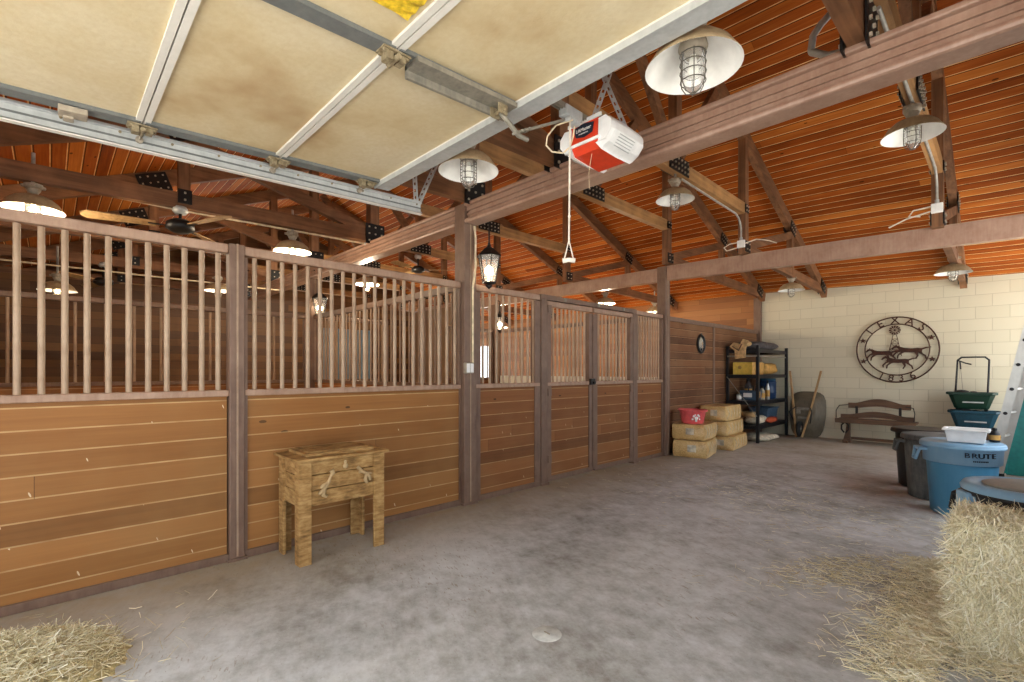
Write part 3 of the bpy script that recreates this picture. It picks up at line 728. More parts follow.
# door arm bolted to the bracket
m = MB(o)
m.tube([(DC, 1.66, H(1.66) - .06), (DC + .005, 1.7, 2.66), (DC + .01, 1.79, 2.6), (DC + .01, 1.86, 2.6)], .013, 8)
m.beam((DC + .01, 1.76, 2.6), (DC + .012, 2.19, 2.83), .03, .012)
for k in range(3): m.cyl((DC - .015, 1.8 + .03 * k, 2.62 + .016 * k), (DC + .035, 1.8 + .03 * k, 2.62 + .016 * k), .009, n=8)
m.build('door_arm', M['galv_old'], t)
m = MB(o)
for dx in (-.03, .03): m.box((DC + dx, 1.66, H(1.66) - .06), (.008, .06, .06))
m.cyl((DC - .045, 1.66, H(1.66) - .07), (DC + .045, 1.66, H(1.66) - .07), .008); m.build('arm_bracket', M['hinge'], t)

def track(x, sg, label):
    H = lambda y: 2.692 + .032 * (y - .6)
    o = (x, .6, H(.6)); t = thing('door_track', o, label, 'door track')
    y0, y1 = -1.1, (2.2 if sg < 0 else 2.04)
    def bar(mb, xa, xb, d0, d1):
        vs = [(xx, yy, H(yy) + d) for xx in (xa, xb) for yy in (y0, y1) for d in (d0, d1)]
        mb.add(vs, [(0, 1, 3, 2), (4, 6, 7, 5), (0, 4, 5, 1), (2, 3, 7, 6), (0, 2, 6, 4), (1, 5, 7, 3)])
    m = MB(o); bar(m, x - .003, x + .003, -.09, -.02); bar(m, min(x, x - sg * .02), max(x, x - sg * .02), -.095, -.088); bar(m, min(x, x - sg * .02), max(x, x - sg * .02), -.022, -.015); m.build('roller_channel', M['galv'], t)
    m = MB(o); bar(m, min(x, x - sg * .03), max(x, x - sg * .03), -.112, -.106); bar(m, x + sg * .004 - .002, x + sg * .004 + .002, -.112, -.085); m.build('bottom_flange', M['white_stile'], t)
    m = MB(o); bar(m, x - sg * .006 - .002, x - sg * .006 + .002, -.062, -.052); m.build('groove_shade_strip', M['stile_grey'], t)  # darker grey strip drawn in place of a shaded groove
    m = MB(o); bar(m, x + sg * .008 - .003, x + sg * .008 + .003, -.085, .005); bar(m, min(x + sg * .005, x + sg * .06), max(x + sg * .005, x + sg * .06), -.01, -.004); m.build('angle_brace', M['galv'], t)
    m = MB(o)
    for k in range(14):
        y = y0 + .2 + k * (y1 - y0 - .24) / 13; m.cyl((x - sg * .006, y, H(y) - .03), (x - sg * .014, y, H(y) - .03), .007, n=8)
    m.build('track_bolts', M['hinge'], t)
    for xt, yt in ((x + sg * .05, 2.16), (x + sg * .05 + .0, 2.42)):
        perf(MB(o), (x + sg * .018, y1 - .03, H(y1) - .05), (xt, yt + y1 - 2.2, 3.2)).build('hanger_strap', M['galv'], t)
def perf(mb, a, b, w=.032):
    """slotted angle: two flanges with a row of real slots left open"""
    a, b = Vector(a), Vector(b); d = (b - a); L = d.length; d.normalize(); n = max(2, int(L / .055)); st = L / n
    side = d.cross(Vector((.72, -.69, .1))).normalized()
    for s_ in (-1, 1): mb.beam(a + side * s_ * w * .36, b + side * s_ * w * .36, .003, w * .28, side)
    for i in range(n + 1):
        p = a + d * st * i; mb.beam(p - d * st * .28, p + d * st * .28, .003, w * .6, side)
    nrm = d.cross(side)
    mb.beam(a + side * w * .5 + nrm * w * .4, b + side * w * .5 + nrm * w * .4, w * .8, .003, side)
    return mb
track(-3.37, -1, 'galvanised track with rollers running overhead beside the stalls, ending on slotted hangers')
track(-.24, 1, 'galvanised track carrying the raised door on the hay bale side')

# ------------------------------------------------------------------ garage door opener
c = Vector((-1.79, 2.52, 2.785)); o = tuple(c)
t = thing('garage_door_opener', o, 'white and red garage door opener hanging in front of the big beam', 'door opener')
def hull(sec, y0, y1, mb, name, mat, bev=.0):
    mb.prism(sec, (c.x, y0, c.z), (1, 0, 0), (0, 0, 1), -(y1 - y0))
    return mb.build(name, mat, t, bevel=bev)
hull([(-.13, -.03), (-.125, .085), (.125, .085), (.13, -.03)], c.y - .15, c.y + .17, MB(o), 'motor_housing', M['blackp'], .01)
# white end lenses bulging to both sides
for sg in (-1, 1):
    m = MB(o); prof = [(0, .088), (.06, .078), (.1, .035), (.1, -.015), (.055, -.07), (0, -.092)]
    k = len(prof); vs = []; ysec = [(-.185, .8), (-.15, .97), (0, 1.03), (.15, .97), (.19, .8)]
    for (yy, sc) in ysec:
        for (px, pz) in prof: vs.append((c.x + sg * (.1 + px * sc), c.y + yy, c.z + pz * sc - .01))
    fs = [(i * k + j, i * k + j + 1, (i + 1) * k + j + 1, (i + 1) * k + j) for i in range(4) for j in range(k - 1)] + [tuple(range(k)), tuple(range(4 * k, 5 * k))] + [tuple(i * k for i in range(5)), tuple(i * k + k - 1 for i in range(5))]
    m.add(vs, fs, False); m.build('light_lens', M['white'], t, bevel=.012)
    m = MB(o)
    for i in range(5): m.box((c.x + sg * (.197 - i * .011), c.y - .02, c.z - .038 - i * .0125), (.004, .16, .003))
    m.build('lens_ribs', M['galv'], t)
vs = []
ring = [(-.1, -.18, .075), (.1, -.18, .075), (-.1, -.19, -.045), (.1, -.19, -.045), (-.1, -.15, -.1), (.1, -.15, -.1), (-.1, .1, -.118), (.1, .1, -.118), (-.1, .18, -.06), (.1, .18, -.06)]
m = MB(o); m.add([c + Vector(p) for p in ring] + [c + Vector((p[0], p[1] * .9, p[2] * .75)) for p in ring], [(0, 1, 3, 2), (2, 3, 5, 4), (4, 5, 7, 6), (6, 7, 9, 8)] + [(10, 12, 13, 11), (12, 14, 15, 13), (14, 16, 17, 15), (16, 18, 19, 17)] + [(0, 10, 11, 1), (8, 9, 19, 18)])
m.build('red_cover', M['red'], t)
m = MB(o); m.box(c + Vector((0, -.188, -.05)), (.23, .012, .018), None); m.box(c + Vector((0, -.186, .08)), (.25, .014, .022)); m.build('white_trim', M['white'], t, bevel=.003)
m = MB(o); m.prism([(-.075, .03), (-.06, -.024), (0, -.038), (.06, -.024), (.075, .03), (0, .042)], c + Vector((0, -.188, .018)), (1, 0, 0), (0, -.08, 1), .006); bd = m.build('badge', M['navy'], t)
text_obj('badge_lettering', 'LiftMaster', .03, M['paper'], bd, (0, -.1965, .026), (R(86), 0, 0), .0008, sx=.92)
text_obj('badge_lettering', 'PROFESSIONAL', .0105, M['paper'], bd, (0, -.1955, .003), (R(86), 0, 0), .0006)
m = MB(o); m.bx(c.x - .02, c.x + .02, -1.1, c.y - .1, c.z + .1, c.z + .104); m.bx(c.x - .022, c.x - .018, -1.1, c.y - .1, c.z + .075, c.z + .104); m.bx(c.x + .018, c.x + .022, -1.1, c.y - .1, c.z + .075, c.z + .104); m.bx(c.x - .1, c.x + .1, c.y - .16, c.y + .1, c.z + .085, c.z + .1); m.build('rail', M['galv_old'], t)
m = MB(o); m.bx(c.x - .03, c.x + .03, 2.13, 2.28, c.z + .04, c.z + .1); m.cyl((c.x - .04, 2.17, c.z + .03), (c.x + .04, 2.17, c.z + .03), .012); m.box((c.x, 2.24, c.z + .03), (.05, .05, .03)); m.build('trolley', M['galv'], t, bevel=.005)
m = MB(o); m.tube([(c.x, 1.5, c.z + .085), (c.x, 2.36, c.z + .085)], .008, 6); m.build('drive_chain', M['galv_old'], t)
for dy, dx, tx, ty in ((-.02, -.1, -1.83, 2.66), (.12, .1, -1.86, 2.60)):
    perf(MB(o), (c.x + dx, c.y + dy, c.z + .09), (tx, ty, 3.32)).build('hanger_strap', M['galv'], t)
m = MB(o); m.tube([(c.x + .02, 2.2, c.z + .03), (c.x - .05, 2.13, c.z + .0), (c.x - .09, 2.1, c.z - .06), (c.x - .1, 2.1, c.z - .11), (c.x - .08, 2.13, c.z - .145), (c.x - .04, 2.18, c.z - .15), (c.x - .02, 2.22, c.z - .11), (c.x - .01, 2.24, c.z - .04), (c.x, 2.24, c.z + .02)], .005, 6); m.build('cable_loop', M['cord'], t)
MB(o).tube([(-1.78, 2.4, 2.7), (-1.783, 2.37, 2.56), (-1.78, 2.37, 2.46)], .0018, 5).build('antenna_wire', M['cord'], t)
o2 = (-1.8, 2.2, 2.0)
t = thing('pull_cord', o2, 'white release cord with a crossbar handle hanging below the door opener', 'cord')
MB(o2).tube([(-1.8, 2.21, 2.82), (-1.8, 2.205, 2.4), (-1.8, 2.2, 2.12)], .0055, 6).tube([(-1.8, 2.2, 2.12), (-1.815, 2.185, 2.03), (-1.82, 2.18, 2.0)], .004, 6).tube([(-1.8, 2.2, 2.12), (-1.785, 2.215, 2.03), (-1.78, 2.22, 2.0)], .004, 6).build('rope', M['rope'], t)
MB(o2).tube([(-1.826, 2.174, 1.998), (-1.8, 2.2, 2.004), (-1.774, 2.226, 1.998)], [.015, .013, .015], 10).build('handle', M['rope'], t)
MB(o2).ball((-1.8, 2.203, 2.26), .009).build('knot', M['rope'], t)

# conduits
def conduit(pts, r, label, mat='conduit'):
    o = pts[0]; t = thing('conduit', o, label, 'conduit')
    sm = []
    P = [Vector(p) for p in pts]
    for i, p in enumerate(P):
        if 0 < i < len(P) - 1:
            for f in (.3, .15): sm.append(p + (P[i - 1] - p).normalized() * min(f * .35, (P[i - 1] - p).length * .45))
            for f in (.15, .3): sm.append(p + (P[i + 1] - p).normalized() * min(f * .35, (P[i + 1] - p).length * .45))
        else: sm.append(p)
    MB(o).tube(sm, r, 8).build('pipe', M[mat], t)
    MB(o).tube([P[-1] - (P[-1] - P[-2]).normalized() * .03, P[-1] + (P[-1] - P[-2]).normalized() * .01], r * 1.5, 10).build('connector', M['galv'], t)
conduit([(-.58, 3.45, 3.62), (-.745, 3.3, 3.45), (-.855, 3.3, 3.32), (-.8, 3.3, 3.22), (-.62, 3.3, 3.18)], .02, 'bent grey conduit looping out of the timber tie above the big beam')
conduit([(-1.0, 1.9, 3.0), (-1.14, 1.96, 2.93), (-1.02, 1.98, 2.88), (-.96, 1.99, 2.93)], .016, 'grey conduit elbow above the dome lamp beside the raised garage door')
conduit([(-.55, 3.6, 3.54), (-.55, 5.2, 3.53), (-.55, 6.8, 3.5), (-.55, 6.94, 3.35), (-.55, 6.94, 3.18)], .013, 'grey conduit running under the bolted tie to the white junction box')
conduit([(-2.6, 5.2, 3.54), (-2.6, 6.8, 3.5), (-2.6, 6.94, 3.38), (-2.6, 6.94, 3.18)], .013, 'pale conduit running under the middle truss tie and down its upright')
conduit([(-5.87, -1.1, 3.0), (-5.87, -.1, 3.0), (-5.87, .95, 2.99), (-5.87, 3.0, 3.02)], .011, 'thin pale conduit under the long timber chord linking its lamps', 'cord')
conduit([(-8.98, -1.1, 2.78), (-8.98, 1.0, 2.78), (-8.98, 2.96, 2.78)], .012, 'thin pale conduit in the shadowed aisle linking the two glowing lamps', 'cord')
def jbox(x, y, z, label, loops):
    o = (x, y, z); t = thing('junction_box', o, label, 'electrical box')
    MB(o).bx(x - .05, x + .05, y - .06, y + .0, z - .05, z + .05).build('box_body', M['white'], t, bevel=.006)
    MB(o).bx(x - .042, x + .042, y - .064, y - .06, z - .042, z + .042).build('cover', M['white'], t)
    for L in loops: MB(o).tube([Vector(o) + Vector(p) + Vector((0, -.03, 0)) for p in L], .008, 6).build('cable', M['rope'], t)
jbox(-.55, 6.98, 3.12, 'white junction box with two looping cables on the upright under the bolted tie', [[(-.04, 0, .03), (-.2, .0, .02), (-.24, 0, -.04), (-.14, .0, -.06)], [(-.04, 0, -.02), (-.26, 0, -.06), (-.42, .02, -.12)]])
jbox(-2.6, 6.98, 3.12, 'white junction box with looping cables on the middle truss upright', [[(-.04, 0, .03), (-.16, 0, .03), (-.24, 0, -.01), (-.2, 0, -.06), (-.05, 0, -.04)], [(.04, 0, .0), (.2, 0, .03), (.36, 0, -.02), (.45, .0, -.07)]])
# ------------------------------------------------------------------ rustic chest on legs
o = (-3.59, 1.555, 0)
t = thing('wooden_chest', o, 'rustic rough sawn wooden chest on four plank legs with scroll ornaments on its front', 'chest')
X0, X1, Y0, Y1 = -3.79, -3.39, 1.245, 1.865
def leg(xc, yc, sx_, sy_):
    m = MB(o); m.bx(xc - .012 * sx_ - .012, xc - .012 * sx_ + .012, yc - sy_ * .085, yc, 0, .72); m.bx(xc - sx_ * .09, xc - sx_ * .0245, yc - sy_ * .024, yc, 0, .72)
    m.build('leg', M['rustic'], t, bevel=.004)
leg(X1 + .012, Y0 - .012, 1, -1); leg(X1 + .012, Y1 + .012, 1, 1); leg(X0 - .0, Y0 - .012, -1, -1); leg(X0 - .0, Y1 + .012, -1, 1)
for k, (za, zb) in enumerate(((.4, .505), (.51, .615), (.62, .715))):
    MB(o).bx(X1 - .022, X1 - .002, Y0 + .005, Y1 - .005, za, zb).build('front_board', M['rustic'], t, bevel=.004)
    for yy in (Y0 + .0, Y1 - .02): MB(o).bx(X0 + .01, X1 - .03, yy, yy + .02, za, zb).build('side_board', M['rustic'], t, bevel=.004)
MB(o).bx(X0, X0 + .02, Y0 + .02, Y1 - .02, .4, .715).build('back_board', M['rustic'], t)
MB(o).bx(X0 + .02, X1 - .025, Y0 + .02, Y1 - .02, .405, .42).build('bottom_board', M['rustic'], t)
m = MB(o); m.bx(X0 - .03, X1 + .04, Y0 - .04, Y1 + .04, .722, .742); ld = m.build('lid', M['rustic'], t, bevel=.005)
MB(o).bx(X0 + .02, X1 - .035, Y0 + .05, Y1 - .05, .742, .766).build('raised_panel', M['rustic'], ld, bevel=.005)
MB(o).bx(X0 + .05, X1 - .065, Y0 + .085, Y1 - .085, .766, .774).build('lid_inset', M['rustic'], ld, bevel=.003)
xf = X1 + .006
for pts in ([(1.37, .48), (1.41, .51), (1.44, .555), (1.455, .60)], [(1.41, .51), (1.40, .47), (1.425, .455)], [(1.44, .555), (1.40, .535), (1.385, .52)], [(1.455, .60), (1.475, .615), (1.47, .635), (1.45, .625)],
            [(1.66, .635), (1.69, .60), (1.73, .575), (1.77, .57)], [(1.73, .575), (1.72, .53), (1.735, .505)], [(1.69, .60), (1.67, .59)], [(1.73, .575), (1.755, .545), (1.76, .52)]):
    MB(o).tube([(xf, y, z) for y, z in pts], [.012, .015, .012, .009][:len(pts)] if len(pts) > 2 else .01, 7).build('scroll_ornament', M['bleached'], t)
MB(o).ball((xf, 1.565, .655), .02, sc=(.5, 1, 1)).ball((xf, 1.565, .685), .015, sc=(.5, .8, 1)).build('front_knob', M['bleached'], t)

# ------------------------------------------------------------------ bales of shavings
def bag(c, size, rz, label, sag=.02, group='wrapped shavings bales'):
    rnd = random.Random(hash((round(c[0], 2), round(c[1], 2), round(c[2], 2))) & 0xffff)
    t = thing('shavings_bale', c, label, 'bale', group, rz)
    m = MB(); nx, ny, nz = 9, 7, 6; hx, hy, hz = size[0] / 2, size[1] / 2, size[2]
    def sh(u, v, w):
        x, y, z = u, v, w
        e = .16
        r = (max(0, abs(x) - (1 - e)) / e, max(0, abs(y) - (1 - e)) / e, max(0, abs(z) - (1 - e)) / e)
        k = math.sqrt(sum(q * q for q in r)) if max(r) > 0 else 1
        s_ = 1 if k <= 1 else (1 - e * (1 - 1 / k) * .8)
        bul = 1 + .05 * (1 - z * z) * (1 - .4 * abs(x))
        return Vector((x * hx * s_ * bul + rnd.uniform(-.006, .006), y * hy * s_ * bul + rnd.uniform(-.006, .006), (z * s_ * .5 + .5) * hz * (1 - sag * (1 - x * x)) + (rnd.uniform(-.005, .005) if z > -.9 else 0)))
    faces = []
    def grid(n1, n2, fn):
        vs = [fn(-1 + 2 * i / n1, -1 + 2 * j / n2) for i in range(n1 + 1) for j in range(n2 + 1)]
        m.add(vs, [(i * (n2 + 1) + j, (i + 1) * (n2 + 1) + j, (i + 1) * (n2 + 1) + j + 1, i * (n2 + 1) + j + 1) for i in range(n1) for j in range(n2)], True)
    for s_ in (-1, 1):
        grid(nx, ny, lambda a, b: sh(a, b, s_)); grid(nx, nz, lambda a, b: sh(a, s_, b)); grid(ny, nz, lambda a, b: sh(s_, a, b))
    m.cur = 1
    for k in range(5):
        a = -.8 + .4 * k
        m.tube([(hx * 1.0, a * hy, hz * .15), (hx * 1.07, a * hy * .8, hz * .5), (hx * 1.0, a * hy, hz * .85)], .006, 5)
    m.build('wrapped_bale', [M['bag'], M['sack']], t)
    m = MB(); m.box((hx * .15, -hy * 1.055, hz * .55), (hx * .5, .004, hz * .4)); m.build('printed_patch', M['sack'], t)
    return t
bag((-3.54, 7.54, 0), (.52, .76, .27), R(12), 'bottom wrapped bale with a torn printed patch under the bale that holds the red tub')
bag((-3.55, 7.55, .27), (.5, .72, .25), R(8), 'upper wrapped bale carrying the red tub')
bag((-3.51, 8.68, 0), (.48, .88, .24), R(6), 'lowest wrapped bale of the stack of three beside the black shelf')
bag((-3.56, 8.64, .242), (.44, .86, .25), R(3), 'middle wrapped bale of the stack of three beside the black shelf')
bag((-3.58, 8.62, .492), (.44, .84, .26), R(4), 'topmost wrapped bale of the stack of three beside the black shelf')
o = (-3.53, 7.42, .52)
t = thing('plastic_tub', o, 'coral red plastic tub with a white print standing on a wrapped bale', 'tub')
MB(o).lathe([(0, 0), (.155, 0), (.165, .01), (.205, .2), (.225, .205), (.226, .215), (.2, .215), (.16, .03), (.0, .02)], o, 28).build('tub_body', M['pink'], t)
m = MB(o)
for a in (R(-20), R(160)):
    c_, s_ = math.cos(a), math.sin(a); m.tube([Vector(o) + Vector((c_ * .2 - s_ * .05, s_ * .2 + c_ * .05, .205)), Vector(o) + Vector((c_ * .26 - s_ * .04, s_ * .26 + c_ * .04, .207)), Vector(o) + Vector((c_ * .26 + s_ * .04, s_ * .26 - c_ * .04, .207)), Vector(o) + Vector((c_ * .2 + s_ * .05, s_ * .2 - c_ * .05, .205))], .012, 8)
m.build('handle', M['pink'], t)
m = MB(o)
for (da, z, r) in ((0, .09, .03), (-.22, .12, .017), (.22, .12, .017), (-.3, .075, .015), (.3, .075, .015), (-.1, .14, .014), (.12, .14, .014), (.0, .05, .02)):
    a = R(-47) + da; rr = .168 + z * .19; rt = Matrix.Rotation(a, 3, 'Z')
    m.ball(Vector(o) + rt @ Vector((rr, 0, z)), r, 8, 6, (.15, 1, 1), rt)
m.build('white_print', M['paper'], t)

# ------------------------------------------------------------------ black shelf unit and its load
sx0, sx1, sy0, sy1 = -3.82, -3.27, 9.5, 11.2
o = ((sx0 + sx1) / 2, (sy0 + sy1) / 2, 0)
t = thing('shelving_unit', o, 'black metal four tier shelving unit in the corner loaded with feed and tack', 'shelf')
for xx in (sx0, sx1):
    for yy in (sy0, sy1):
        m = MB(o); m.bx(xx - .025, xx + .025, yy - .003 if yy < 10 else yy - .05, yy + .05 if yy < 10 else yy + .003, 0, 1.83); m.build('leg', M['shelfm'], t)
SH = (.32, .78, 1.28, 1.77)
for z in SH:
    s_ = MB(o).bx(sx0 + .02, sx1 - .02, sy0 + .03, sy1 - .03, z - .02, z).build('shelf_board', M['shelfm'], t)
    m = MB(o)
    for (a, b, c_, d) in ((sx0, sx1, sy0 + .0, sy0 + .03), (sx0, sx1, sy1 - .03, sy1), (sx0, sx0 + .03, sy0, sy1), (sx1 - .03, sx1, sy0, sy1)): m.bx(a, b, c_, d, z - .07, z - .015)
    m.build('shelf_frame', M['shelfm'], s_)
MB(o).bx(sx0, sx1, sy0 - .005, sy0 + .02, 1.62, 1.65).bx(sx1 - .02, sx1, sy0, sy1, 1.62, 1.645).build('tie_bar', M['galv_old'], t)
MB(o).beam((sx0, sy0 - .015, 1.24), (sx1, sy0 - .015, .5), .025, .006).build('diagonal_brace', M['galv_old'], t)
def lump(c, size, mat, name, label, cat, seed=1, rz=0, amp=.16, group=None, top=False):
    rnd = random.Random(seed); ph = [rnd.uniform(0, 6) for _ in range(8)]
    m = MB(c); n, mm = 20, 12; vs = []; fs = []; rt = Matrix.Rotation(rz, 3, 'Z')
    for i in range(mm + 1):
        p = math.pi * i / mm
        for j in range(n):
            a = 2 * math.pi * j / n
            ca, sa = math.cos(a), math.sin(a); sp = math.sin(p)
            e = .6
            x = (abs(ca) ** e) * (1 if ca > 0 else -1) * sp ** .6; y = (abs(sa) ** e) * (1 if sa > 0 else -1) * sp ** .6
            z = -math.cos(p); z = (abs(z) ** .8) * (1 if z > 0 else -1)
            w = 1 + amp * (math.sin(3 * a + ph[0] + 2 * p) * .5 + math.sin(5 * a + ph[1]) * .3 + math.sin(7 * p + ph[2] + a) * .35) * (sp)
            vs.append(Vector(c) + rt @ Vector((x * size[0] / 2 * w, y * size[1] / 2 * w, (z * .5 + .5) * size[2] * (1 + amp * .8 * math.sin(4 * a + ph[3]) * sp if z > 0 else 1))))
    for i in range(mm):
        for j in range(n): fs.append((i * n + j, i * n + (j + 1) % n, (i + 1) * n + (j + 1) % n, (i + 1) * n + j))
    m.add(vs, fs, True)
    return tag(m.build(name, mat), label, cat, group)
lump((-3.56, 10.35, 1.77), (.5, 1.3, .17), M['cloth'], 'folded_blanket', 'dark grey folded blanket lying on top of the black shelf', 'blanket', 3, 0, .1)
# tan work glove pair draped over the shelf corner
o = (-3.56, 9.66, 1.775); t = thing('leather_halter', o, 'tan leather gear hanging over the corner of the top shelf', 'tack')
m = MB(o); gx, gy = o[0], o[1]
m.prism([(-.12, .1), (-.2, .02), (-.1, -.06), (-.1, -.22), (.1, -.2), (.11, .0), (.16, .12), (.05, .16), (.0, .06)], (gx, sy0 - .03, 1.8), (1, 0, 0), (0, 0, 1), .03); m.build('draped_flap', M['tan_cloth'], t, bevel=.01)
m = MB(o); m.ball((gx + .06, gy - .03, 1.87), .075, 12, 8, (1.2, .8, .7)); m.ball((gx - .04, gy + .02, 1.83), .07, 12, 8, (1.3, 1, .7)); m.build('rolled_top', M['tan_cloth'], t)
m = MB(o); m.tube([(gx - .15, sy0 - .05, 1.83), (gx - .02, sy0 - .07, 1.74), (gx + .04, sy0 - .07, 1.86)], .012, 6); m.build('strap', M['bench'], t)
def carton(x0, x1, y0, y1, z0, z1, name, label, mat, endmat):
    o = ((x0 + x1) / 2, (y0 + y1) / 2, z0); t = thing(name, o, label, 'box')
    MB(o).bx(x0, x1, y0, y1, z0, z1).build('carton_body', mat, t, bevel=.008)
    MB(o).bx(x0 + .002, x1 - .002, y0 - .006, y0 - .001, z0 + .003, z1 - .003).build('end_panel', endmat, t)
    MB(o).bx((x0 + x1) / 2 - .025, (x0 + x1) / 2 + .025, y0 - .001, y1 + .001, z1, z1 + .002).build('tape', M['cardt'], t)
    m = MB(o); m.ball(((x0 + x1) / 2 - .05, y0 - .006, (z0 + z1) / 2 + .02), .035, 10, 6, (1, .1, 1)); m.build('printed_spot', M['cardt'], t)
carton(-3.78, -3.42, 9.68, 10.3, 1.28, 1.52, 'feed_carton', 'long carton with a bright yellow end on the second shelf from the top', M['cardt'], M['cardy'])
lump((-3.54, 10.68, 1.28), (.36, .62, .23), M['cardt'], 'feed_sack', 'tan feed sack lying behind the yellow ended carton', 'sack', 5)
o = (-3.5, 10.72, .78); t = thing('blue_drum', o, 'dark blue plastic drum on the middle tier of the black shelf', 'drum')
MB(o).lathe([(0, 0), (.15, 0), (.165, .02), (.17, .12), (.178, .13), (.17, .14), (.17, .32), (.178, .33), (.17, .34), (.16, .39), (0, .395)], o, 26).build('drum_body', M['bluedrum'], t)
MB(o).lathe([(0, .42), (.165, .42), (.168, .385), (.16, .38), (0, .38)], o, 26).build('lid', M['teal'], t)
o = (-3.55, 9.98, .78); t = thing('plastic_caddy', o, 'blue grey plastic caddy of bottles with a white label on the middle tier', 'caddy')
m = MB(o); m.lathe([(0, 0), (.19, 0), (.22, .18), (.23, .185), (.21, .18), (.18, .015), (0, .01)], o, 4, Matrix.Rotation(R(45), 3, 'Z'), False); m.build('caddy_body', M['bluegrey'], t)
m = MB(o); m.bx(-3.63, -3.47, 9.80, 9.806, .84, .92); m.build('label', M['paper'], t)
m = MB(o); m.tube([(-3.55, 9.85, .96), (-3.55, 9.86, 1.05), (-3.55, 10.1, 1.05), (-3.55, 10.11, .96)], .01, 8); m.build('handle', M['blackp'], t)
def bottle(x, y, z, r, h, mat, label, grp='bottles on the middle tier', name='bottle'):
    o = (x, y, z); t = thing(name, o, label, 'bottle', grp)
    MB(o).lathe([(0, 0), (r * .9, 0), (r, .01), (r, h * .62), (r * .45, h * .8), (r * .4, h * .86), (0, h * .86)], o, 18).build('bottle_body', mat, t)
    MB(o).lathe([(0, h * .85), (r * .48, h * .85), (r * .48, h), (0, h)], o, 14).build('cap', M['blackp'], t)
    MB(o).lathe([(r * 1.01, h * .15), (r * 1.012, h * .5)], o, 18).build('label_band', M['cardt'], t)
bottle(-3.42, 9.95, .78, .05, .34, M['blackp'], 'tall black bottle standing in front of the blue grey caddy')
bottle(-3.42, 10.2, .78, .055, .27, M['cast'], 'pale bottle between the caddy and the dark blue drum')
bottle(-3.39, 10.42, .78, .04, .38, M['silver'], 'silver spray can with cap close to the dark blue drum')
bottle(-3.72, 10.3, .78, .07, .42, M['cloth'], 'dark jug at the back of the middle tier')
o = (-3.68, 9.72, .78); t = thing('tin_can', o, 'silver tin can at the wall end of the middle tier', 'can')
MB(o).lathe([(0, 0), (.045, 0), (.045, .12), (.04, .118), (.04, .005), (0, .005)], o, 18).build('can_body', M['silver'], t); MB(o).lathe([(.046, .025), (.046, .095)], o, 18).build('can_label', M['paper'], t)
def tray(x0, x1, y0, y1, z0, h, mat, label, name='storage_bin', tp=.03, cat='bin'):
    o = ((x0 + x1) / 2, (y0 + y1) / 2, z0); t = thing(name, o, label, cat)
    A = [(x0 + tp, y0 + tp), (x1 - tp, y0 + tp), (x1 - tp, y1 - tp), (x0 + tp, y1 - tp)]; B = [(x0, y0), (x1, y0), (x1, y1), (x0, y1)]
    w = .012; C = [(x0 + w, y0 + w), (x1 - w, y0 + w), (x1 - w, y1 - w), (x0 + w, y1 - w)]; D = [(x0 + tp + w, y0 + tp + w), (x1 - tp - w, y0 + tp + w), (x1 - tp - w, y1 - tp - w), (x0 + tp + w, y1 - tp - w)]
    vs = [(p[0], p[1], z0) for p in A] + [(p[0], p[1], z0 + h) for p in B] + [(p[0], p[1], z0 + h) for p in C] + [(p[0], p[1], z0 + .012) for p in D]
    fs = [(3, 2, 1, 0), (12, 13, 14, 15)]
    for k in range(3): fs += [(k * 4 + i, k * 4 + (i + 1) % 4, k * 4 + 4 + (i + 1) % 4, k * 4 + 4 + i) for i in range(4)]
    m = MB(o); m.add(vs, fs); m.build('bin_body', mat, t, bevel=.012)
    m = MB(o)
    for (a, b, c_, d) in ((x0 - .018, x1 + .018, y0 - .018, y0 + .004), (x0 - .018, x1 + .018, y1 - .004, y1 + .018), (x0 - .018, x0 + .004, y0, y1), (x1 - .004, x1 + .018, y0, y1)): m.bx(a, b, c_, d, z0 + h - .018, z0 + h + .002)
    m.build('rim', mat, t, bevel=.005)
    return t
tray(-3.74, -3.38, 10.4, 11.02, .32, .28, M['bluegrey'], 'blue grey storage bin on the lowest tier of the black shelf')
lump((-3.47, 9.98, .32), (.3, .52, .16), M['sack'], 'feed_sack', 'pale crumpled sack at the near end of the lowest tier', 'sack', 8)
lump((-3.52, 9.82, .46), (.3, .26, .1), M['tan_cloth'], 'feed_sack', 'small tan sack on top of the pale crumpled sack', 'sack', 9)
lump((-3.32, 10.42, .32), (.1, .5, .11), M['orange'], 'lead_rope_coil', 'orange red coil lying along the front edge of the lowest tier', 'rope', 11)
lump((-3.4, 10.05, 0), (.5, .75, .13), M['sack'], 'feed_sack', 'pale sack lying on the floor under the black shelf, its white end sticking out', 'sack', 12)

# medallion on the tack wall
o = (SW + .01, 8.43, 1.835); t = thing('oval_mirror', o, 'small black framed oval mirror on the tack room wall', 'mirror')
rt = Matrix(((0, 0, 1), (1, 0, 0), (0, 1, 0)))
MB(o).lathe([(0, 0), (.16, 0), (.16, .02), (.145, .035), (.12, .03), (.115, .012), (0, .012)], o, 28, rt, sx=.95, sy=1.08).build('frame', M['blackp'], t)
k = NT('mirror_face', .06, .9); k.b.inputs['Base Color'].default_value = (.7, .72, .74, 1)
MB(o).lathe([(0, .02), (.118, .014)], o, 28, rt, sx=.95, sy=1.08).build('glass', k.m, t)
MB(o).tube([(o[0] + .01, o[1], o[2] + .17), (o[0] + .015, o[1], o[2] + .2)], .01, 8).build('hanging_ring', M['galv_old'], t)

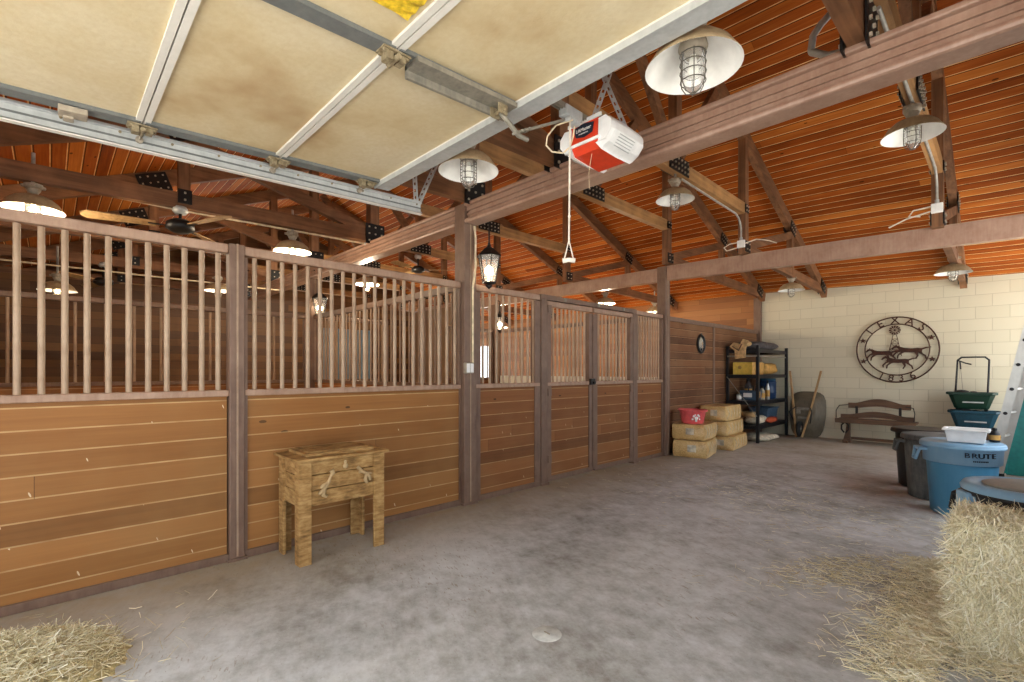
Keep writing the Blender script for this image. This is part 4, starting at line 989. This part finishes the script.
# ------------------------------------------------------------------ wheelbarrow leaning on the back wall
o = (-2.88, 10.95, 0); t = thing('wheelbarrow', o, 'grey wheelbarrow stood on end against the block wall, its underside showing', 'wheelbarrow')
tilt = Matrix.Rotation(R(-9), 3, 'X')
def W(x, y, z): return Vector(o) + tilt @ Vector((x, y, z))
m = MB(o); n = 32
def rr(a, w, h, p=4.): c_, s_ = math.cos(a), math.sin(a); r = 1 / ((abs(c_) ** p + abs(s_) ** p) ** (1 / p)); return c_ * r * w, s_ * r * h
rings = [(.31, .46, .0), (.325, .475, .0), (.325, .475, -.02), (.3, .45, -.02), (.2, .3, -.2), (.17, .26, -.21), (.0, .0, -.21)]
rin = [(.29, .44, .0), (.19, .29, -.18), (.0, .0, -.19)]
for rg in (rings, rin):
    vs = []
    for (w, h, d) in rg:
        for j in range(n):
            xx, zz = rr(2 * math.pi * j / n, w, h); vs.append(W(xx * (1 - .12 * (zz < 0) * abs(zz) / .47), d + .17, zz + .49))
    m.add(vs, [(i * n + j, i * n + (j + 1) % n, (i + 1) * n + (j + 1) % n, (i + 1) * n + j) for i in range(len(rg) - 1) for j in range(n)], True)
m.build('tray', M['trayg'], t)
for sg, pts in ((-1, [(-.1, -.16, .0), (-.2, -.07, .65), (-.3, -.06, 1.36)]), (1, [(.0, -.16, .0), (.13, -.07, .65), (.26, -.06, 1.36)])):
    h = MB(o); P = [W(*p) for p in pts]; h.beam(P[0], P[1], .035, .04, (0, 1, 0)); h.beam(P[1], P[2], .035, .04, (0, 1, 0)); h.build('handle', M['old'], t, bevel=.006)
for sg in (-1, 1):
    MB(o).tube([W(sg * .13 - .03, -.06, .62), W(sg * .2 - .03, -.22, .5), W(sg * .14 - .03, -.06, .3)], .012, 8).build('stand', M['black'], t)
m = MB(o); wc = W(-.05, -.13, .17); ry = Matrix.Rotation(R(90), 3, 'Y')
m.lathe([(.07, -.03), (.13, -.035), (.155, -.02), (.16, 0), (.155, .02), (.13, .035), (.07, .03)], wc, 26, ry); m.build('tyre', M['rubber'], t)
m = MB(o); m.lathe([(0, -.04), (.02, -.04), (.03, -.01), (.075, -.025), (.075, .025), (.03, .01), (.02, .04), (0, .04)], wc, 20, ry); m.build('wheel_hub', M['galv_old'], t)
m = MB(o); m.beam(W(-.13, -.07, .58), W(.1, -.07, .58), .03, .05); m.beam(W(-.11, -.07, .4), W(.08, -.07, .4), .03, .04); m.box(W(-.1, -.09, .52), (.07, .04, .08)); m.build('cross_brace', M['galv_old'], t)

# ------------------------------------------------------------------ round wall sign
cx_, cz_, r0, r1 = -1.46, 1.745, .6, .47; yw = BY - .035
o = (cx_, yw, cz_); t = thing('wall_sign', o, 'round rusty iron sign with windmill and running horses on the block wall', 'sign')
def ring(r, name, w=.011):
    m = MB(o); m.tube([(cx_ + r * math.cos(a * math.pi / 36), yw, cz_ + r * math.sin(a * math.pi / 36)) for a in range(72)], w, 6, closed=True); m.build(name, M['iron'], t)
ring(r0, 'outer_ring', .013); ring(r1, 'inner_ring', .011)
rm = (r0 + r1) / 2
for ch, a in zip('TEXAS', (139, 116, 92, 68, 46)):
    a = R(a); text_obj('letter', ch, .185, M['iron'], t, (rm * math.cos(a), -.004, rm * math.sin(a)), (R(90), 0, 0), .006, bold=.002).rotation_euler = (Matrix.Rotation(-(a - math.pi / 2), 3, 'Y') @ Matrix.Rotation(R(90), 3, 'X')).to_euler()
for ch, a in zip('1836', (-114, -98, -82, -64)):
    a = R(a); ob = text_obj('numeral', ch, .17, M['iron'], t, (rm * math.cos(a), -.004, rm * math.sin(a)), (R(90), 0, 0), .006, bold=.0015)
    ob.rotation_euler = (Matrix.Rotation(-(a + math.pi / 2), 3, 'Y') @ Matrix.Rotation(R(90), 3, 'X')).to_euler()
for a in (160, 22, 203, -20):
    a = R(a); m = MB(o); pts = []
    for k in range(10):
        rr_ = .055 if k % 2 == 0 else .024; b = math.pi / 2 + k * math.pi / 5; pts.append((rr_ * math.cos(b), rr_ * math.sin(b)))
    m.prism(pts, (cx_ + rm * math.cos(a), yw + .004, cz_ + rm * math.sin(a)), (1, 0, 0), (0, 0, 1), .01); m.build('star', M['iron'], t)
    m = MB(o)
    for s_ in (-1, 1): m.tube([(cx_ + (rm + s_ * .03) * math.cos(a), yw, cz_ + (rm + s_ * .03) * math.sin(a)), (cx_ + (rm + s_ * .065) * math.cos(a), yw, cz_ + (rm + s_ * .065) * math.sin(a))], .006, 5)
    m.build('star_stud', M['iron'], t)
m = MB(o); hz = cz_ + .36
for k in range(12):
    a0 = k * math.pi / 6; pl = [(.02 * math.cos(a0), .02 * math.sin(a0)), (.088 * math.cos(a0 - .2), .088 * math.sin(a0 - .2)), (.088 * math.cos(a0 + .2), .088 * math.sin(a0 + .2))]
    m.prism(pl, (cx_ - .02, yw + .002, hz), (1, 0, 0), (0, 0, 1), .006)
m.tube([(cx_ - .02 + .06 * math.cos(k * math.pi / 12), yw, hz + .06 * math.sin(k * math.pi / 12)) for k in range(24)], .005, 5, closed=True)
m.ball((cx_ - .02, yw - .01, hz), .02, 10, 6); m.build('windmill_wheel', M['iron'], t)
m = MB(o)
tw = lambda s_, z: (cx_ - .02 + s_ * (.02 + (.3 - (z - cz_)) * .19), yw, z)
for s_ in (-1, 1): m.tube([tw(s_, cz_ + .28), tw(s_, cz_ - .12)], .006, 5)
zs = [cz_ + .2, cz_ + .11, cz_ + .0, cz_ - .1]
for a, b in zip(zs[:-1], zs[1:]): m.tube([tw(-1, a), tw(1, b)], .004, 5).tube([tw(1, a), tw(-1, b)], .004, 5).tube([tw(-1, a), tw(1, a)], .004, 5)
m.build('windmill_tower', M['iron'], t)
HORSE = [(-.315, .075), (-.275, .125), (-.245, .135), (-.235, .165), (-.22, .135), (-.16, .11), (-.09, .085), (.02, .07), (.12, .08), (.18, .07), (.25, .095), (.335, .1), (.345, .085), (.26, .065), (.2, .04), (.19, .005), (.205, -.035), (.255, -.075), (.275, -.155), (.25, -.16), (.228, -.095), (.15, -.03),
         (.125, -.02), (.14, -.08), (.1, -.155), (.075, -.15), (.105, -.085), (.07, -.015), (.0, -.015), (-.09, -.01), (-.125, -.025), (-.185, -.075), (-.2, -.145), (-.225, -.14), (-.215, -.065), (-.16, .0), (-.22, -.02), (-.265, -.075), (-.26, -.12), (-.285, -.115), (-.295, -.06), (-.23, .015), (-.19, .04), (-.195, .07), (-.225, .095), (-.26, .085), (-.295, .05)]
for (dx, dz, sc, dy) in ((.2, -.045, .86, 0), (-.21, -.085, .8, .004), (.03, -.235, .8, -.012)):
    m = MB(o); m.prism([(p[0] * sc, p[1] * sc) for p in HORSE], (cx_ + dx, yw + dy + .004, cz_ + dz), (1, 0, 0), (0, 0, 1), .01); hb = m.build('horse', M['iron'], t)
    m = MB(o); m.tube([(cx_ + dx + p[0] * sc, yw + dy - .01, cz_ + dz + p[1] * sc) for p in ((-.2, .125), (-.14, .085), (-.05, .055), (.1, .065), (.2, .05))], .012, 6); m.build('mane_ridge', M['iron'], hb)

# ------------------------------------------------------------------ wagon seat bench
o = (-1.7, 10.98, 0); t = thing('bench', o, 'brown wagon seat bench with arched back boards under the round sign', 'bench')
def arched(x0, x1, z0, z1, rise, n=24):
    top = []; bot = []
    for i in range(n + 1):
        u = i / n; x = x0 + (x1 - x0) * u; b = math.sin(math.pi * min(1, max(0, (u - .12) / .76))) ** 1.3
        top.append((x, z1 + rise * b)); bot.append((x, z0 + rise * .55 * b))
    return top[::-1] + bot
m = MB(o); m.prism(arched(-2.17, -1.23, .64, .74, .085), (0, 11.14, 0), (1, 0, 0), (0, 0, 1), .03); m.build('back_board', M['bench'], t, bevel=.006)
m = MB(o); m.prism(arched(-2.28, -1.17, .44, .52, .07), (0, 11.08, 0), (1, 0, 0), (0, 0, 1), .03); m.build('seat_back_rail', M['bench'], t, bevel=.006)
m = MB(o); m.bx(-2.3, -1.12, 10.72, 11.08, .41, .45); m.bx(-2.3, -1.12, 10.7, 10.73, .38, .46); m.build('seat', M['bench'], t, bevel=.008)
for x in (-2.03, -1.38):
    MB(o).bx(x - .02, x + .02, 11.08, 11.105, .44, .68).build('back_bracket', M['ironblk'], t)
for x in (-2.16, -1.3):
    m = MB(o)
    for s_ in (-1, 1): m.tube([(x + s_ * .01, 10.8, .38), (x + s_ * .055, 10.8, .33), (x + s_ * .055, 10.8, .25), (x + s_ * .012, 10.8, .19)], .014, 8)
    m.box((x, 10.8, .385), (.12, .1, .03)); m.build('iron_scroll', M['ironblk'], t)
    m = MB(o); m.prism([(-.07, 0), (.08, 0), (.055, .1), (.05, .38), (-.0, .38), (-.02, .2)], (x + .02, 10.9, 0), (1, 0, 0), (0, 0, 1), .06); m.build('leg', M['bench'], t, bevel=.006)
    m = MB(o); m.bx(x - .03, x + .05, 10.74, 11.12, 0, .05); m.build('foot', M['bench'], t)
    m = MB(o); e = -.1 if x < -1.7 else .1
    m.tube([(x + e * 1.4, 10.8, .46), (x + e * 1.5, 10.85, .6), (x + e * 1.2, 10.95, .69), (x + e * .0, 11.1, .7)], .007, 7); m.build('arm_iron', M['ironblk'], t)
MB(o).bx(-2.14, -1.3, 10.89, 10.93, .06, .11).build('stretcher', M['bench'], t)

# ------------------------------------------------------------------ refuse cans
def can(x, y, rb, rt_, h, mat, label, band=None, bandh=.2, rim=.018, handles=True, a0=0, name='refuse_can', inner=None):
    o = (x, y, 0); t = thing(name, o, label, 'bin')
    MB(o).lathe([(0, 0), (rb - .02, 0), (rb, .015), (rt_ - .02, h - bandh), (rt_ - .012, h - .03), (rt_ - .025, h - .03), (rb - .012, .03), (0, .03)], o, 44).build('can_body', mat, t)
    if band is not None: MB(o).lathe([(rt_ - .03, h - bandh - .004), (rt_ + .004, h - bandh), (rt_ + .012, h - .035), (rt_ + rim + .012, h - .03), (rt_ + rim + .014, h - .005), (rt_ + rim, h), (rt_ - .012, h), (rt_ - .014, h - bandh)], o, 44).build('collar', band, t)
    else: MB(o).lathe([(rt_ - .02, h - .035), (rt_ + rim, h - .03), (rt_ + rim + .004, h - .01), (rt_ + rim - .004, h), (rt_ - .02, h), (rt_ - .022, h - .035)], o, 44).build('rim', mat, t)
    if handles:
        for a in ((a0, a0 + math.pi) if handles is True else (a0,)):
            rtm = Matrix.Rotation(a, 3, 'Z'); m = MB(o)
            P = [(rt_ - .0, -.075, h - .06), (rt_ + .055, -.07, h - .06), (rt_ + .075, -.03, h - .16), (rt_ + .075, .03, h - .16), (rt_ + .055, .07, h - .06), (rt_ - .0, .075, h - .06)]
            m.tube([Vector(o) + rtm @ Vector(p) for p in P], .017, 8); m.box(Vector(o) + rtm @ Vector((rt_ + .03, 0, h - .06)), (.06, .13, .03), rtm); m.build('handle', band or mat, t, bevel=.004)
    return t
def lid(t, rt_, h, mat, name='lid', dome=.03, ring=None):
    m = MB(t.location); m.lathe([(rt_ + .03, h - .012), (rt_ + .034, h + .006), (rt_ + .02, h + .02), (rt_ - .04, h + .016), (rt_ - .06, h + .016 + dome), (rt_ * .35, h + .018 + dome), (0, h + .02 + dome)], t.location, 44); l = m.build(name, mat, t); return l
bc = can(-.32, 6.22, .225, .275, .665, M['blue'], 'blue round refuse can lettered BRUTE, holding a white tub on its lid', M['bluepale'], .17, a0=R(200), handles=1)
lid(bc, .27, .665, M['bluepale'], dome=.0)
# lettering wraps round the collar
for i, ch in enumerate('BRUTE'):
    a = R(-60) + (i - 2) * R(9.8); rt3 = Matrix.Rotation(a, 3, 'Z') @ Matrix.Rotation(R(90), 3, 'Z') @ Matrix.Rotation(R(90), 3, 'X')
    ob = text_obj('lettering', ch, .062, M['navy'], bc, (.2905 * math.cos(a), .2905 * math.sin(a), .588), (0, 0, 0), .005, bold=.0, sx=1.18); ob.rotation_euler = rt3.to_euler()
m = MB(bc.location)
for i in range(9):
    a = R(-60) + (i - 4) * R(2.6); rt3 = Matrix.Rotation(a, 3, 'Z'); m.box(Vector(bc.location) + rt3 @ Vector((.284, 0, .538)), (.003, .008, .012), rt3)
m.build('small_print', M['navy'], bc)
gc = can(-.56, 6.80, .22, .265, .655, M['greyp'], 'scuffed dark grey refuse can right behind the blue one', None, handles=True, a0=R(200))
lid(gc, .25, .655, M['greyp'], dome=.0)
g2 = can(-.72, 7.36, .21, .255, .66, M['blackp'], 'black refuse can with a wide rim, the one closer to the bench', None, rim=.03, handles=False)
lid(g2, .25, .66, M['blackp'], dome=.0)
b2 = can(.1, 4.2, .24, .29, .625, M['bluepale'], 'pale blue refuse can with a dusty lid standing behind the hay bales', M['blackp'], .1, a0=R(170))
m = MB(b2.location); m.lathe([(.318, .605), (.325, .635), (.31, .66), (.27, .665), (.25, .655), (0, .652)], b2.location, 44); l = m.build('lid', M['bluepale'], b2)
MB(b2.location).lathe([(.215, .652), (.225, .663), (.2, .67), (0, .672)], b2.location, 40).build('lid_panel', M['greylid'], l)
MB(b2.location).box((-.185, 4.07, .55), (.06, .12, .12), Matrix.Rotation(R(28), 3, 'Z')).build('lid_clip', M['bluepale'], b2, bevel=.01)
tray(-.43, -.14, 6.06, 6.28, .688, .125, M['white'], 'white plastic tub standing on the lid of the blue lettered can', 'plastic_tub', .02, 'tub')
bottle(-.1, 6.36, .688, .04, .13, M['blackp'], 'short black bottle next to the white tub on the blue lettered can', None)

# ------------------------------------------------------------------ spreaders against the wall
def spreader(x, y, z, w, h, mat, label, handle, name='lawn_spreader'):
    o = (x, y, z); t = thing(name, o, label, 'spreader')
    m = MB(o); d = .17
    def loop(w_, d_, zz, k=.75): return [(x - w_ / 2, y - d_ * k, zz), (x - w_ * .4, y - d_, zz), (x + w_ * .4, y - d_, zz), (x + w_ / 2, y - d_ * k, zz), (x + w_ / 2, y + d_ * k, zz), (x + w_ * .4, y + d_, zz), (x - w_ * .4, y + d_, zz), (x - w_ / 2, y + d_ * k, zz)]
    L = [loop(w * .62, d * .4, z), loop(w * .7, d * .5, z + .02), loop(w * .9, d * .85, z + h * .75), loop(w * .93, d * .9, z + h * .85), loop(w * 1.03, d * 1.04, z + h * .87), loop(w * 1.04, d * 1.05, z + h), loop(w * .98, d * .98, z + h), loop(w * .9, d * .85, z + h * .78), loop(w * .62, d * .45, z + .03)]
    vs = [p for q_ in L for p in q_]; fs = [tuple(range(7, -1, -1)), tuple(range(64, 72))]
    for k in range(8): fs += [(k * 8 + i, k * 8 + (i + 1) % 8, k * 8 + 8 + (i + 1) % 8, k * 8 + 8 + i) for i in range(8)]
    m.add(vs, fs); m.build('hopper', mat, t, bevel=.006)
    m = MB(o); m.ball((x - w * .2, y - .02, z + h * .88), .09, 12, 8, (1.3, .9, .8)); m.ball((x + .02, y + .03, z + h * .86), .07, 12, 8, (1.2, 1, .8)); m.build('agitator_cover', M['blackp'], t)
    for s_ in (-1, 1):
        m = MB(o); m.lathe([(.0, -.02), (.07, -.025), (.085, -.015), (.085, .015), (.07, .025), (.0, .02)], (x + s_ * w * .28, y + .03, z + .02), 20, ry); m.build('wheel', M['blackp'], t)
    m = MB(o); m.box((x + .02, y - d * .80, z + h * .42), (w * .42, .006, .022), Matrix.Rotation(R(-24), 3, 'X')); m.build('pale_label', M['galv'], t)
    if handle:
        m = MB(o); hw = .175; zt = z + h + .58; xb = x + .0
        m.tube([(xb - hw - .03, y + .05, z + h * .6), (xb - hw, y + .06, zt - .05), (xb - hw + .05, y + .06, zt), (xb + hw - .02, y + .06, zt), (xb + hw + .03, y + .06, zt - .05), (xb + hw + .01, y + .05, z + h * .6)], .014, 8); m.build('handle', M['blackp'], t)
        m = MB(o); m.tube([(xb - hw, y + .04, zt - .05), (xb - hw + .1, y + .0, zt - .1), (xb - hw + .17, y - .02, zt - .12)], .011, 6); m.tube([(xb - hw + .03, y + .03, zt - .06), (xb - hw + .04, y + .01, zt - .2)], .012, 6); m.build('trigger_lever', M['blackp'], t)
        m = MB(o); m.tube([(xb - hw + .04, y + .02, zt - .2), (xb - hw + .07, y, z + h)], .004, 5); m.build('control_wire', M['cast'], t)
    return t
spreader(-.44, 11.0, .72, .6, .28, M['green'], 'dark green lawn spreader with tall black handle, stacked on the dark blue one', True)
spreader(-.41, 10.98, .39, .62, .31, M['teal'], 'dark blue lawn spreader hopper beneath the green one', False)
o = (-.38, 10.98, 0); t = thing('wooden_crate', o, 'dark wooden crate behind the bins, carrying the two spreaders', 'crate')
for k in range(3): MB(o).bx(-.68, -.08, 10.79, 10.81, .02 + k * .12, .12 + k * .12).bx(-.68, -.08, 11.15, 11.17, .02 + k * .12, .12 + k * .12).bx(-.68, -.66, 10.81, 11.15, .02 + k * .12, .12 + k * .12).bx(-.1, -.08, 10.81, 11.15, .02 + k * .12, .12 + k * .12).build('slat', M['bench'], t)
MB(o).bx(-.68, -.08, 10.79, 11.17, .355, .372).build('crate_top', M['bench'], t)
MB(o).bx(-.66, -.1, 10.81, 11.15, 0, .02).build('crate_base', M['bench'], t)

# ------------------------------------------------------------------ ladder leaning on the side wall
o = (.02, 8.3, 0); t = thing('extension_ladder', o, 'pale aluminium ladder leaning behind the bins at the picture edge', 'ladder')
A = Vector((-.19, 8.35, 0)); B = Vector((.6, 8.45, 4.3)); ld_ = (B - A).normalized(); sd = Vector((.08, .40, 0))
for k, off in enumerate((Vector((0, 0, 0)), sd)):
    a, b = A + off, B + off
    m = MB(o); m.beam(a, b, .012, .085, (1, 0, 0)); u = Vector((0, .018, 0))
    for e in (-1, 1): m.beam(a + u + Vector((e * .042, 0, 0)), b + u + Vector((e * .042, 0, 0)), .045, .006, (1, 0, 0))
    m.build('side_rail', M['alu'], t)
    m = MB(o); m.box(a + Vector((0, .01, .02)), (.12, .07, .04)); m.build('rubber_foot', M['rubber'], t)
for k in range(13):
    p = A + ld_ * (.25 + k * .3); m = MB(o); m.cyl(p - sd * .02, p + sd * 1.04, .017, n=10); r_ = m.build('rung', M['alu'], t)
    MB(o).cyl(p - sd * .045, p - sd * .02, .02, n=10).build('rung_end', M['blackp'], r_)
o = (.2, 9.0, 0); t = thing('plastic_sled', o, 'bright teal plastic board standing behind the ladder', 'board')
MB(o).prism([(-.16, 0), (.2, 0), (.22, .9), (.16, 1.0), (-.02, 1.02), (-.14, .6)], (.12, 9.0, 0), (1, .1, 0), (0, .08, 1), .03).build('board_sheet', M['tealb'], t, bevel=.01)
MB(o).tube([(-.04, 8.96, .02), (-.02, 9.0, .6), (.1, 9.05, 1.02)], .018, 8).build('rolled_edge', M['tealb'], t)

# ------------------------------------------------------------------ hay
def strands(m, n, place, L=(.05, .16), w=.0028, curl=.35, rnd=random):
    for _ in range(n):
        p, d = place()
        d = Vector(d).normalized(); ln = rnd.uniform(*L); ww = w * rnd.uniform(.6, 1.4)
        side = d.cross(Vector((rnd.uniform(-1, 1), rnd.uniform(-1, 1), rnd.uniform(-1, 1)))).normalized()
        bend = Vector((rnd.uniform(-1, 1), rnd.uniform(-1, 1), rnd.uniform(-.6, .6))) * curl * ln * .5
        pts = [Vector(p) - d * ln * .5, Vector(p) + bend * .5, Vector(p) + d * ln * .5]
        vs = []
        for q_ in pts: vs += [q_ - side * ww, q_ + side * ww]
        m.add(vs, [(0, 1, 3, 2), (2, 3, 5, 4)])
def hay_bale(x0, x1, y0, y1, z0, z1, label, seed):
    rnd = random.Random(seed); o = ((x0 + x1) / 2, (y0 + y1) / 2, z0); t = thing('hay_bale', o, label, 'hay bale', 'stacked hay bales')
    m = MB(o); n1, n2, n3 = 16, 9, 7
    cx2, cy2, cz2 = (x0 + x1) / 2, (y0 + y1) / 2, (z0 + z1) / 2; hx, hy, hz = (x1 - x0) / 2, (y1 - y0) / 2, (z1 - z0) / 2
    def pt(u, v, w):
        k = 1 - .07 * max(0, (abs(u) ** 8 + abs(v) ** 8 + abs(w) ** 8) - 1)
        return Vector((cx2 + u * hx * k + rnd.uniform(-.008, .008), cy2 + v * hy * k + rnd.uniform(-.008, .008), cz2 + w * hz * k + rnd.uniform(-.006, .006)))
    def grid(a, b, fn):
        vs = [fn(-1 + 2 * i / a, -1 + 2 * j / b) for i in range(a + 1) for j in range(b + 1)]
        m.add(vs, [(i * (b + 1) + j, (i + 1) * (b + 1) + j, (i + 1) * (b + 1) + j + 1, i * (b + 1) + j + 1) for i in range(a) for j in range(b)], True)
    for s_ in (-1, 1): grid(n1, n3, lambda a, b: pt(a, s_, b)); grid(n1, n2, lambda a, b: pt(a, b, s_)); grid(n2, n3, lambda a, b: pt(s_, a, b))
    m.build('pressed_body', M['haybody'], t)
    m = MB(o)
    def on_front(): return (rnd.uniform(x0, x1), y0 - rnd.uniform(-.012, .022), rnd.uniform(z0, z1)), (rnd.uniform(-1, 1), rnd.uniform(-.35, .1), rnd.gauss(0, 1.2))
    def on_left(): return (x0 - rnd.uniform(-.012, .03), rnd.uniform(y0, y1), rnd.uniform(z0, z1)), (rnd.uniform(-.5, .2), rnd.uniform(-1, 1), rnd.gauss(0, 1))
    def on_top(): return (rnd.uniform(x0, x1), rnd.uniform(y0, y1), z1 + rnd.uniform(-.012, .02)), (rnd.uniform(-1, 1), rnd.uniform(-1, 1), rnd.gauss(0, .35))
    def edge():
        e = rnd.random()
        if e < .5: return (x0 - .02, y0 + rnd.uniform(-.03, .1), rnd.uniform(z0, z1)), (-1, rnd.uniform(-1, .4), rnd.gauss(0, .9))
        return (rnd.uniform(x0, x1), y0 + rnd.uniform(-.02, .1), z1), (rnd.uniform(-1, 1), rnd.uniform(-.6, .6), rnd.uniform(.1, 1))
    strands(m, 11000, on_front, (.03, .13), .0013, rnd=rnd); strands(m, 4500, on_left, (.03, .13), .0013, rnd=rnd); strands(m, 4500, on_top, (.04, .14), .0013, rnd=rnd); strands(m, 420, edge, (.06, .18), .0012, rnd=rnd)
    tag(m.build('straw_surface', M['straw'], t), kind='stuff')
    for yy in (y0 + .13, y1 - .13):
        MB(o).tube([(x0 - .01, yy, z0 + .01), (x0 - .012, yy, z1 + .004), (x1 + .01, yy, z1 + .004), (x1 + .012, yy, z0 + .01)], .004, 5).build('twine', M['rope'], t)
hay_bale(-.16, .62, 3.12, 3.56, 0.0, .312, 'lower hay bale on the floor in front of the pale blue can', 21)
hay_bale(-.165, .62, 3.1, 3.55, .326, .63, 'upper hay bale lying on another bale', 22)
rnd = random.Random(5)
def gpile():
    # drift along the foot of the bales and out on to the floor
    while True:
        u = rnd.random(); x = -.22 - abs(rnd.gauss(0, .15)) - .05 * u; y = rnd.uniform(2.6, 4.5)
        hh = .09 * math.exp(-((x + .22) / .13) ** 2)
        return (x + .02, y, rnd.uniform(.004, .012 + max(0, hh))), (rnd.uniform(-1, 1), rnd.uniform(-1, 1), rnd.gauss(0, .14))
m = MB((-.4, 3.4, 0)); strands(m, 7000, gpile, (.03, .12), .0013, rnd=rnd)
def gfront(): return (rnd.uniform(-.3, .6), 3.1 - abs(rnd.gauss(0, .1)), rnd.uniform(.004, .06)), (rnd.uniform(-1, 1), rnd.uniform(-1, 1), rnd.gauss(0, .2))
strands(m, 2500, gfront, (.03, .12), .0013, rnd=rnd)
tag(m.build('loose_hay', M['straw']), 'loose hay strewn over the floor along the foot of the stacked hay bales', 'hay', kind='stuff')
m = MB((-.9, 4.0, 0))
def gmid():
    k = rnd.random()
    if k < .55: a = rnd.gauss(0, .3); b = rnd.gauss(0, .16); return (-.75 + a * .6 - b * .3, 3.85 + a * .75 + b, rnd.uniform(.003, .012)), (rnd.uniform(-1, 1), rnd.uniform(-1, 1), rnd.gauss(0, .06))
    if k < .8: a = rnd.gauss(0, .6); return (-1.1 + rnd.gauss(0, .5), 5.2 + a, .004), (rnd.uniform(-1, 1), rnd.uniform(-1, 1), rnd.gauss(0, .04))
    return (-2.2 + rnd.gauss(0, .7), 5.6 + rnd.gauss(0, .7), .004), (rnd.uniform(-1, 1), rnd.uniform(-1, 1), rnd.gauss(0, .04))
strands(m, 2200, gmid, (.02, .09), .0013, rnd=rnd)
tag(m.build('scattered_straw', M['straw2']), 'thin straw scattered over the concrete in the middle of the bay', 'straw', kind='stuff')
# heap beside the long panel
m = MB((-3.4, -.05, 0))
def hh(x, y):
    u = (x + 3.0) / .42; v = (y + .3) / .58; r = u * u + v * v
    return .15 * max(0, 1 - r) ** .7
n = 26; vs = []; fs = []
for i in range(n + 1):
    for j in range(n + 1):
        x = -3.46 + .92 * i / n; y = -.92 + 1.24 * j / n; z = hh(x, y); vs.append((x, y, z + (rnd.uniform(-.008, .008) if z > .01 else -.01)))
for i in range(n):
    for j in range(n): fs.append((i * (n + 1) + j, (i + 1) * (n + 1) + j, (i + 1) * (n + 1) + j + 1, i * (n + 1) + j + 1))
hp = MB((-3.4, -.05, 0)); hp.cur = 0; hp.add(vs, fs, True); hp.cur = 1
def heap():
    while True:
        x = -3.0 + rnd.gauss(0, .24); y = -.3 + rnd.gauss(0, .33); z = hh(x, y)
        if x > -3.8 and (z > .0 or rnd.random() < .12): return (x, y, z + rnd.uniform(0, .02) + .003), (rnd.uniform(-1, 1), rnd.uniform(-1, 1), rnd.gauss(0, .25))
strands(hp, 9000, heap, (.03, .13), .0013, rnd=rnd)
tag(hp.build('hay_heap', [M['haybody'], M['straw2']]), 'small heap of loose hay on the floor by the long barred panel', 'hay', kind='stuff')
# cover plate in the slab
o = (-1.65, 1.84, 0); t = thing('floor_plate', o, 'small pale round cover plate set in the concrete floor', 'cover')
MB(o).lathe([(0, .004), (.07, .004), (.076, 0)], o, 24).build('plate', M['patch'], t); MB(o).box((o[0], o[1], .005), (.04, .008, .003)).build('slot_bar', M['cast'], t)

# ------------------------------------------------------------------ light and camera
w = bpy.data.worlds.new('World'); SC.world = w; w.use_nodes = True
bg = w.node_tree.nodes['Background']; bg.inputs[0].default_value = (.86, .93, 1, 1); bg.inputs[1].default_value = 3.2
S = bpy.data.lights.new('sun', 'SUN'); S.energy = 22; S.angle = R(2); S.color = (1, .95, .86)
so = bpy.data.objects.new('sun', S); COL.objects.link(so); so.rotation_euler = Vector((.04, .16, .98)).to_track_quat('Z', 'Y').to_euler()
cam = bpy.data.cameras.new('camera'); co = bpy.data.objects.new('camera', cam); COL.objects.link(co)
cam.sensor_width = 36; cam.lens = 480 / 1024 * 36; cam.shift_y = 30 / 1024; cam.clip_start = .05
co.location = (0, 0, 1.35); co.rotation_euler = (R(90), 0, math.atan2(498, 480))
SC.camera = co
vs_ = SC.view_settings; vs_.view_transform = 'Standard'; vs_.look = 'None'; vs_.gamma = 1; vs_.use_curve_mapping = False; vs_.exposure = .27
SC.cycles.max_bounces = 10; SC.cycles.diffuse_bounces = 6; SC.cycles.sample_clamp_indirect = 6
